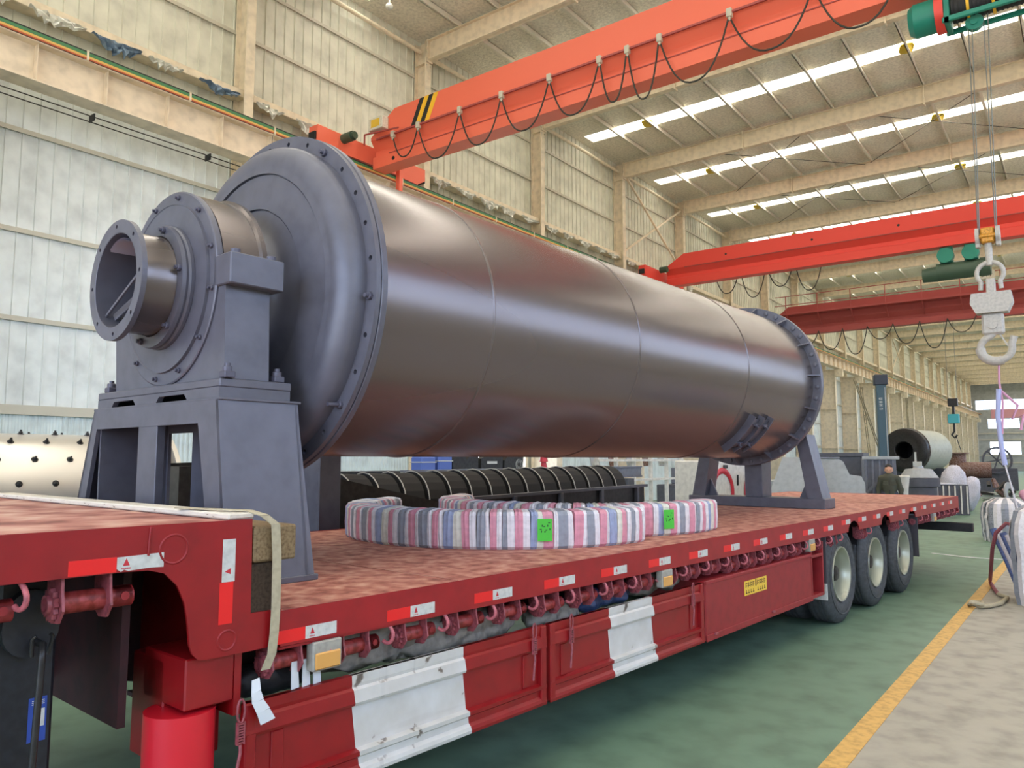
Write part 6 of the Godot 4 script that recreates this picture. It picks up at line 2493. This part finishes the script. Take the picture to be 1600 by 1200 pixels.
	mbox(st, Vector3(-0.6, 0, -0.4), Vector3(0.55, 0.98, 0.4), 0.01)
	obj("body", st, M.grey_dark, hp)
	for k in 7:
		st = S()
		mbox(st, Vector3(-0.55 + 0.17 * k, 0.05, 0.4), Vector3(-0.51 + 0.17 * k, 0.95, 0.44))
		obj("bar", st, M.white_machine, hp)
	st = S()
	mbox(st, Vector3(-0.95, 0.98, -0.45), Vector3(0.2, 1.02, 0.45), 0.004)
	obj("lid", st, M.bundle, hp)
	var nz := FastNoiseLite.new()
	nz.frequency = 0.35
	nz.seed = 4
	hp = thing("wrapped_bundle", "large white striped plastic bundle tied up beside the brown vessel", "bundle", Vector3(-4.0, 0.0, -31.2))
	st = S()
	lump(st, Vector3(0, 0.8, 0), Vector3(0.85, 1.55, 0.8), Basis.IDENTITY, nz, 0.12, 14, 2.3)
	obj("wrap", st, M.bundle, hp)
	hp = thing("wrapped_bundle", "small white striped plastic bundle leaning on the large one", "bundle", Vector3(-3.55, 0.0, -31.3))
	st = S()
	lump(st, Vector3(0, 0.6, 0), Vector3(0.6, 1.2, 0.6), Basis(Vector3(0, 0, 1), -0.25), nz, 0.10, 12, 2.3)
	obj("wrap", st, M.bundle, hp)
	# machine parts heap below
	hp = thing("scrap_heap", "dark tangle of machine parts on the floor beyond the bundles", "machine parts", Vector3(-3.7, 0, -36.5))
	var rr := RandomNumberGenerator.new()
	rr.seed = 12
	for k in 16:
		st = S()
		var a := Vector3(rr.randf_range(-0.9, 1.0), rr.randf_range(0.1, 0.8), rr.randf_range(-0.5, 0.5))
		bar(st, a, a + Vector3(rr.randf_range(-0.6, 0.6), rr.randf_range(-0.1, 0.4), rr.randf_range(-0.3, 0.3)), 0.12, 0.1)
		obj("part", st, M.dark_steel if k % 3 != 0 else M.brown_vessel, hp)
	st = S()
	lathe(st, [Vector2(0, 0.2), Vector2(0, 0.45), Vector2(0.06, 0.45), Vector2(0.06, 0.2)], Transform3D(frame_of(Vector3(1, 0.1, 0.3)), Vector3(0.9, 0.45, 0)), 24)
	obj("disc", st, M.grey_light, hp)
	# big old drum
	hp = thing("old_mill_drum", "huge weathered mill drum with a dark round opening, pale barrel, standing far back", "mill drum", Vector3(-6.7, 0, -37.6), -0.18)
	var dx := Transform3D(frame_of(Vector3(0, 0, -1)), Vector3(0, 2.2, 0))
	st = S()
	lathe(st, [Vector2(0.28, 0.36), Vector2(0.03, 0.37), Vector2(0.0, 0.4), Vector2(0.04, 0.62), Vector2(0.03, 0.66), Vector2(0.05, 0.9), Vector2(0.08, 0.96), Vector2(0.16, 0.98), Vector2(0.3, 0.98)], dx, 64, 30.0)
	obj("front_head", st, M.dark_steel, hp)
	st = S()
	lathe(st, [Vector2(2.9, 0.0), Vector2(2.9, 0.9), Vector2(0.34, 0.9), Vector2(0.3, 0.37), Vector2(0.26, 0.362)], dx, 40)
	obj("bore", st, M.dark_steel, hp)
	st = S()
	lathe(st, [Vector2(0.3, 0.94), Vector2(3.2, 0.94), Vector2(3.2, 0.0)], dx, 64, 30.0)
	obj("barrel", st, M.drum_pale, hp)
	st = S()
	lathe(st, [Vector2(0.28, 0.9), Vector2(0.28, 1.0), Vector2(0.36, 1.0), Vector2(0.36, 0.93)], dx, 64, 30.0)
	obj("flange", st, M.rust_drum, hp)
	for z in [-0.6, -2.6]:
		st = S()
		mbox(st, Vector3(-0.8, 0, z - 0.15), Vector3(0.8, 1.4, z + 0.15), 0.01)
		obj("cradle", st, M.grey_dark, hp)
	# bench of small machines in front of the drum
	hp = thing("pump_set", "cluttered small pump set standing in front of the old drum", "pump", Vector3(-5.75, 0, -34.4))
	st = S()
	mbox(st, Vector3(-0.7, 0.0, -0.3), Vector3(0.9, 0.9, 0.3), 0.02)
	cyl(st, Vector3(-0.4, 1.1, 0), Vector3(0.3, 1.1, 0), 0.2, 0.2, 16)
	obj("base", st, M.grey_dark, hp)
	st = S()
	mbox(st, Vector3(-0.05, 1.5, -0.05), Vector3(0.25, 1.72, 0.15), 0.01)
	mbox(st, Vector3(0.0, 1.3, -0.05), Vector3(0.06, 2.1, 0.05))
	obj("gauge_box", st, M.tape_white, hp)
	# tall dark post
	hp = thing("mast_post", "tall dark teal steel mast with white stencilled marks and dark head", "mast", Vector3(-6.52, 0, -32.6), 0.35)
	st = S()
	mbox(st, Vector3(-0.17, 0, -0.17), Vector3(0.17, 4.75, 0.17), 0.01)
	obj("shaft", st, M.teal, hp)
	st = S()
	mbox(st, Vector3(-0.24, 4.7, -0.22), Vector3(0.24, 5.1, 0.22), 0.02)
	obj("head", st, M.teal_dark, hp)
	st = S()
	mbox(st, Vector3(0.11, 0.3, 0.165), Vector3(0.14, 4.6, 0.185))
	obj("guide_strip", st, M.grey_light, hp)
	st = S()
	for k in 4:
		var y := 4.12 - 0.13 * k
		mbox(st, Vector3(-0.10, y, 0.168), Vector3(0.02, y + 0.02, 0.174))
		mbox(st, Vector3(-0.10, y + 0.05, 0.168), Vector3(0.02, y + 0.07, 0.174))
		mbox(st, Vector3(-0.10 + 0.03 * k, y, 0.168), Vector3(-0.08 + 0.03 * k, y + 0.07, 0.174))
	var mk := obj("stencil_marks", st, M.tape_white, hp)
	mk.set_meta("kind", "stuff")
	# brown vessel, flywheel machine, car-like covered machine far right
	hp = thing("brown_vessel", "rusty brown horizontal vessel with flanged upright on a dark base", "vessel", Vector3(-5.2, 0, -46.5), 0.1)
	st = S()
	cyl(st, Vector3(-0.5, 1.25, 0), Vector3(0.95, 1.25, 0), 0.42, 0.42, 28)
	obj("barrel", st, M.brown_vessel, hp)
	st = S()
	cyl(st, Vector3(-0.55, 1.4, -0.2), Vector3(-0.55, 2.1, -0.2), 0.4, 0.4, 24)
	cyl(st, Vector3(-0.55, 2.1, -0.2), Vector3(-0.55, 2.16, -0.2), 0.55, 0.55, 24)
	obj("neck", st, M.brown_vessel, hp)
	st = S()
	mbox(st, Vector3(-1.0, 0, -0.5), Vector3(1.0, 0.85, 0.5), 0.02)
	obj("base", st, M.grey_dark, hp)
	hp = thing("flywheel_machine", "dark machine with a large spoked flywheel at the far end", "machine", Vector3(-4.45, 0, -53.2), 0.15)
	st = S()
	lathe(st, [Vector2(-0.08, 0.68), Vector2(-0.08, 0.78), Vector2(0.08, 0.78), Vector2(0.08, 0.68), Vector2(-0.08, 0.68)], Transform3D(frame_of(Vector3(0.15, 0, 1)), Vector3(-0.1, 1.75, 0)), 48, 30.0)
	obj("flywheel_rim", st, M.grey_dark, hp)
	for k in 6:
		st = S()
		var a := TAU * k / 6.0 + 0.2
		bar(st, Vector3(-0.1, 1.75, 0), Vector3(-0.1 + cos(a) * 0.7, 1.75 + sin(a) * 0.7, 0), 0.08, 0.08)
		obj("spoke", st, M.grey_dark, hp)
	st = S()
	mbox(st, Vector3(-0.7, 0, -0.5), Vector3(0.9, 1.3, -0.1), 0.03)
	obj("frame", st, M.grey_dark, hp)
	hp = thing("low_machine", "low dark green machine housing beside the spoked flywheel", "machine", Vector3(-2.3, 0, -54.2), 0.0)
	st = S()
	prism(st, [Vector2(-1.0, 0.2), Vector2(1.6, 0.2), Vector2(1.6, 1.0), Vector2(1.1, 1.55), Vector2(-0.3, 1.6), Vector2(-1.0, 1.0)], Transform3D(Basis.IDENTITY, Vector3(0, 0, -0.6)), 1.2)
	obj("housing", st, M.teal_dark, hp)
	st = S()
	mbox(st, Vector3(-1.0, 0, -0.5), Vector3(1.5, 0.25, 0.5))
	obj("base", st, M.grey_dark, hp)
	hp = thing("plate_offcuts", "flat grey plate offcuts scattered on the floor by the flywheel machine", "steel plates", Vector3(-3.2, 0, -40.5))
	for k in 7:
		st = S()
		box(st, Vector3(rr.randf_range(-0.5, 1.6), 0.05 + 0.05 * k, rr.randf_range(-1.0, 1.0)), Vector3(rr.randf_range(0.6, 1.4), 0.03, 0.5), 0.0, Basis(Vector3.UP, rr.randf_range(-0.8, 0.8)))
		obj("plate", st, M.grey_light, hp)
	# hook of a distant crane with turquoise scale
	hp = thing("distant_hook", "distant crane hook hanging on ropes with a turquoise scale box", "crane hook", Vector3(-5.5, 2.2, -44.0))
	st = S()
	mbox(st, Vector3(-0.25, 1.4, -0.15), Vector3(0.25, 1.86, 0.15), 0.03)
	obj("scale_box", st, M.turquoise, hp)
	st = S()
	for x in [-0.2, 0.2]:
		pipe(st, [Vector3(x, 2.6, 0), Vector3(x, 6.57, 0)], 0.012, 6)
	obj("ropes", st, M.rope, hp)
	st = S()
	mbox(st, Vector3(-0.22, 2.25, -0.12), Vector3(0.22, 2.65, 0.12), 0.03)
	mbox(st, Vector3(-0.06, 1.84, -0.07), Vector3(0.06, 2.27, 0.07), 0.01)
	obj("block", st, M.dark_steel, hp)
	st = S()
	pipe(st, [Vector3(0, 1.42, 0), Vector3(0, 1.0, 0), Vector3(-0.12, 0.82, 0), Vector3(0.0, 0.68, 0), Vector3(0.12, 0.82, 0)], 0.05, 8)
	pipe(st, [Vector3(0.05, 0.8, 0), Vector3(0.2, 0.2, 0), Vector3(0.25, 0.0, 0)], 0.02, 6)
	obj("hook", st, M.dark_steel, hp)
	# upper hook block of the red dark crane line, ladders on the wall
	ladder("tall brown ladder leaning on the wall columns, left of its twin", Vector3(-12.9, 0, -60.6), Vector3(-14.1, 7.4, -63.6), 0.6, 24)
	ladder("tall brown ladder crossing its twin against the wall columns", Vector3(-12.4, 0, -64.4), Vector3(-13.9, 7.7, -60.8), 0.6, 24)
	ladder("distant wall ladder between far columns under the runway", Vector3(-14.4, 0, -84.0), Vector3(-14.5, 8.2, -84.0), 0.6, 20)
	hp = thing("pink_grille", "pinkish red grille frame leaning at the foot of the crossed ladders", "grille", Vector3(-11.9, 1.2, -60.6))
	for k in 7:
		st = S()
		bar(st, Vector3(0, 0.9 - 0.14 * k, 0.9 - 0.3 * k), Vector3(0, 1.9 - 0.2 * k, 0.7 - 0.3 * k), 0.05, 0.05)
		obj("bar", st, M.crane_orange, hp)
	for z in [0.6, -0.9]:
		st = S()
		bar(st, Vector3(0, -1.2, z), Vector3(0, 0.9, z), 0.06, 0.06)
		obj("leg", st, M.crane_dark, hp)
	for k in 2:
		st = S()
		bar(st, Vector3(0, 0.9 + 1.0 * k, 0.9 - 0.2 * k), Vector3(0, -0.1 + 0.75 * k, -1.1 - 0.1 * k), 0.06, 0.06)
		obj("edge_bar", st, M.crane_dark, hp)
	# grid of small machines along the far wall
	for k in 6:
		hp = thing("machine_tool", "small grey machine tool standing by the wall columns", "machine", Vector3(-12.2 + 0.3 * (k % 3), 0, -26.5 - 7.5 * k), 0.2 * (k % 3), "machine tools along the wall")
		st = S()
		mbox(st, Vector3(-0.6, 0, -0.8), Vector3(0.6, 0.9, 0.8), 0.03)
		obj("bed", st, M.grey_dark if k % 2 == 0 else M.grey_light, hp)
		st = S()
		mbox(st, Vector3(-0.4, 0.9, -0.7), Vector3(0.3, 1.5 + 0.15 * (k % 3), 0.0), 0.03)
		obj("head", st, M.grey_frame, hp)

	# ---------- right edge: striped bales, slings on the floor
	var bales := [[Vector3(-1.62, 0.0, -20.3), Vector3(0.85, 0.95, 0.9), 0.3, "grey and white striped plastic bale on the floor behind the blue one"], [Vector3(-0.42, 0.0, -11.9), Vector3(0.85, 1.3, 0.95), -0.2, "tall blue and white striped plastic bale standing by the yellow line"]]
	for k in bales.size():
		var q: Array = bales[k]
		nz.seed = 60 + k
		nz.frequency = 0.5
		hp = thing("striped_bale", q[3], "bale", q[0], q[2])
		var size: Vector3 = q[1]
		# upright folded strips round a loose, rounded pack
		var nb := 22
		for j in nb:
			st = S()
			var a0 := TAU * j / nb
			var a1 := TAU * (j + 1) / nb
			var rows := 9
			var pts := []
			for a in 3:
				var col := []
				var ang := lerpf(a0, a1, a / 2.0)
				for r in rows + 1:
					var v := float(r) / rows
					var sq := pow(pow(absf(cos(ang)), 4.0) + pow(absf(sin(ang)), 4.0), -0.25)
					var k2 := sq * (1.0 + 0.08 * sin(PI * v) - 0.5 * pow(v, 16.0) + 0.07 * nz.get_noise_2d(j * 9.0, r * 6.0)) * (1.02 if a == 1 else 0.985)
					col.append(Vector3(cos(ang) * size.x * 0.5 * k2, size.y * v, sin(ang) * size.z * 0.5 * k2))
				pts.append(col)
			for a in 2:
				for r in rows:
					var mid: Vector3 = pts[a][r] - Vector3(0, size.y * 0.4, 0)
					quad(st, pts[a][r], pts[a + 1][r], pts[a + 1][r + 1], pts[a][r + 1], mid)
			for a in 2:
				tri(st, pts[a][rows], pts[a + 1][rows], Vector3(0, size.y * 1.0, 0), Vector3.UP)
			var tones: Array = [M.bale_blue, M.wrap_white, M.wrap_grey, M.wrap_white, M.bale_blue, M.wrap_pink] if k == 1 else [M.bale_grey, M.wrap_white, M.wrap_grey, M.wrap_white]
			obj("wrap_strip", st, tones[j % tones.size()], hp)
	hp = thing("plastic_roll", "bundle of blue and white plastic strips leaning out from the tall bale", "strips", Vector3(-1.0, 0, -12.4))
	for k in 5:
		st = S()
		pipe(st, [Vector3(-0.16 + 0.06 * k, 0.86 - 0.02 * k, 0.04 * k), Vector3(0.0 + 0.05 * k, 0.45, 0.1 + 0.03 * k), Vector3(0.14 + 0.03 * k, 0.05, 0.2 + 0.03 * k)], 0.045, 10)
		obj("strip", st, M.bale_blue if k % 2 == 0 else M.wrap_white, hp)
	hp = thing("pink_sheet", "pale pink plastic sheet crumpled on top of the tall blue bale", "plastic sheet", Vector3(-0.5, 1.3, -11.9))
	st = S()
	lump(st, Vector3(0, 0.06, 0), Vector3(0.5, 0.22, 0.6), Basis(Vector3.UP, 0.4), nz, 0.1, 12, 2.2)
	obj("sheet", st, M.sling_pink, hp)
	hp = thing("floor_sling", "reddish round sling looping from the bales down to a knot on the floor", "sling", Vector3(-1.2, 0, -12.0))
	st = S()
	pipe(st, [Vector3(0.42, 0.9, 0.05), Vector3(0.35, 0.94, 0.0), Vector3(0.23, 0.97, 0.0), Vector3(0.11, 0.84, 0.0), Vector3(0.05, 0.62, -0.1), Vector3(-0.02, 0.3, -0.5), Vector3(-0.08, 0.1, -0.95), Vector3(-0.11, 0.03, -1.25), Vector3(-0.02, 0.03, -0.7), Vector3(0.08, 0.03, -0.15)], 0.024, 8)
	obj("sling", st, M.sling_red, hp)
	st = S()
	pipe(st, [Vector3(0.08, 0.03, -0.15), Vector3(0.2, 0.03, 0.08), Vector3(0.17, 0.03, 0.6), Vector3(0.08, 0.03, 0.88), Vector3(-0.02, 0.035, 1.02), Vector3(-0.12, 0.04, 1.0), Vector3(-0.12, 0.05, 0.82), Vector3(0.0, 0.055, 0.84), Vector3(0.02, 0.06, 1.04), Vector3(-0.1, 0.08, 1.05)], 0.026, 8)
	obj("knot", st, M.strap, hp)
	hp = thing("floor_strap", "thin white strap lying across the floor near the bales", "strap", Vector3(-1.7, 0.004, -16.55))
	st = S()
	var sp := [Vector3(-0.9, 0.006, -0.3), Vector3(-0.4, 0.006, -0.05), Vector3(-0.1, 0.006, 0.02), Vector3(0.2, 0.006, -0.02), Vector3(0.5, 0.006, 0.06)]
	for i in sp.size() - 1:
		bar(st, sp[i], sp[i + 1], 0.06, 0.006)
	obj("strap", st, M.wrap_white, hp)
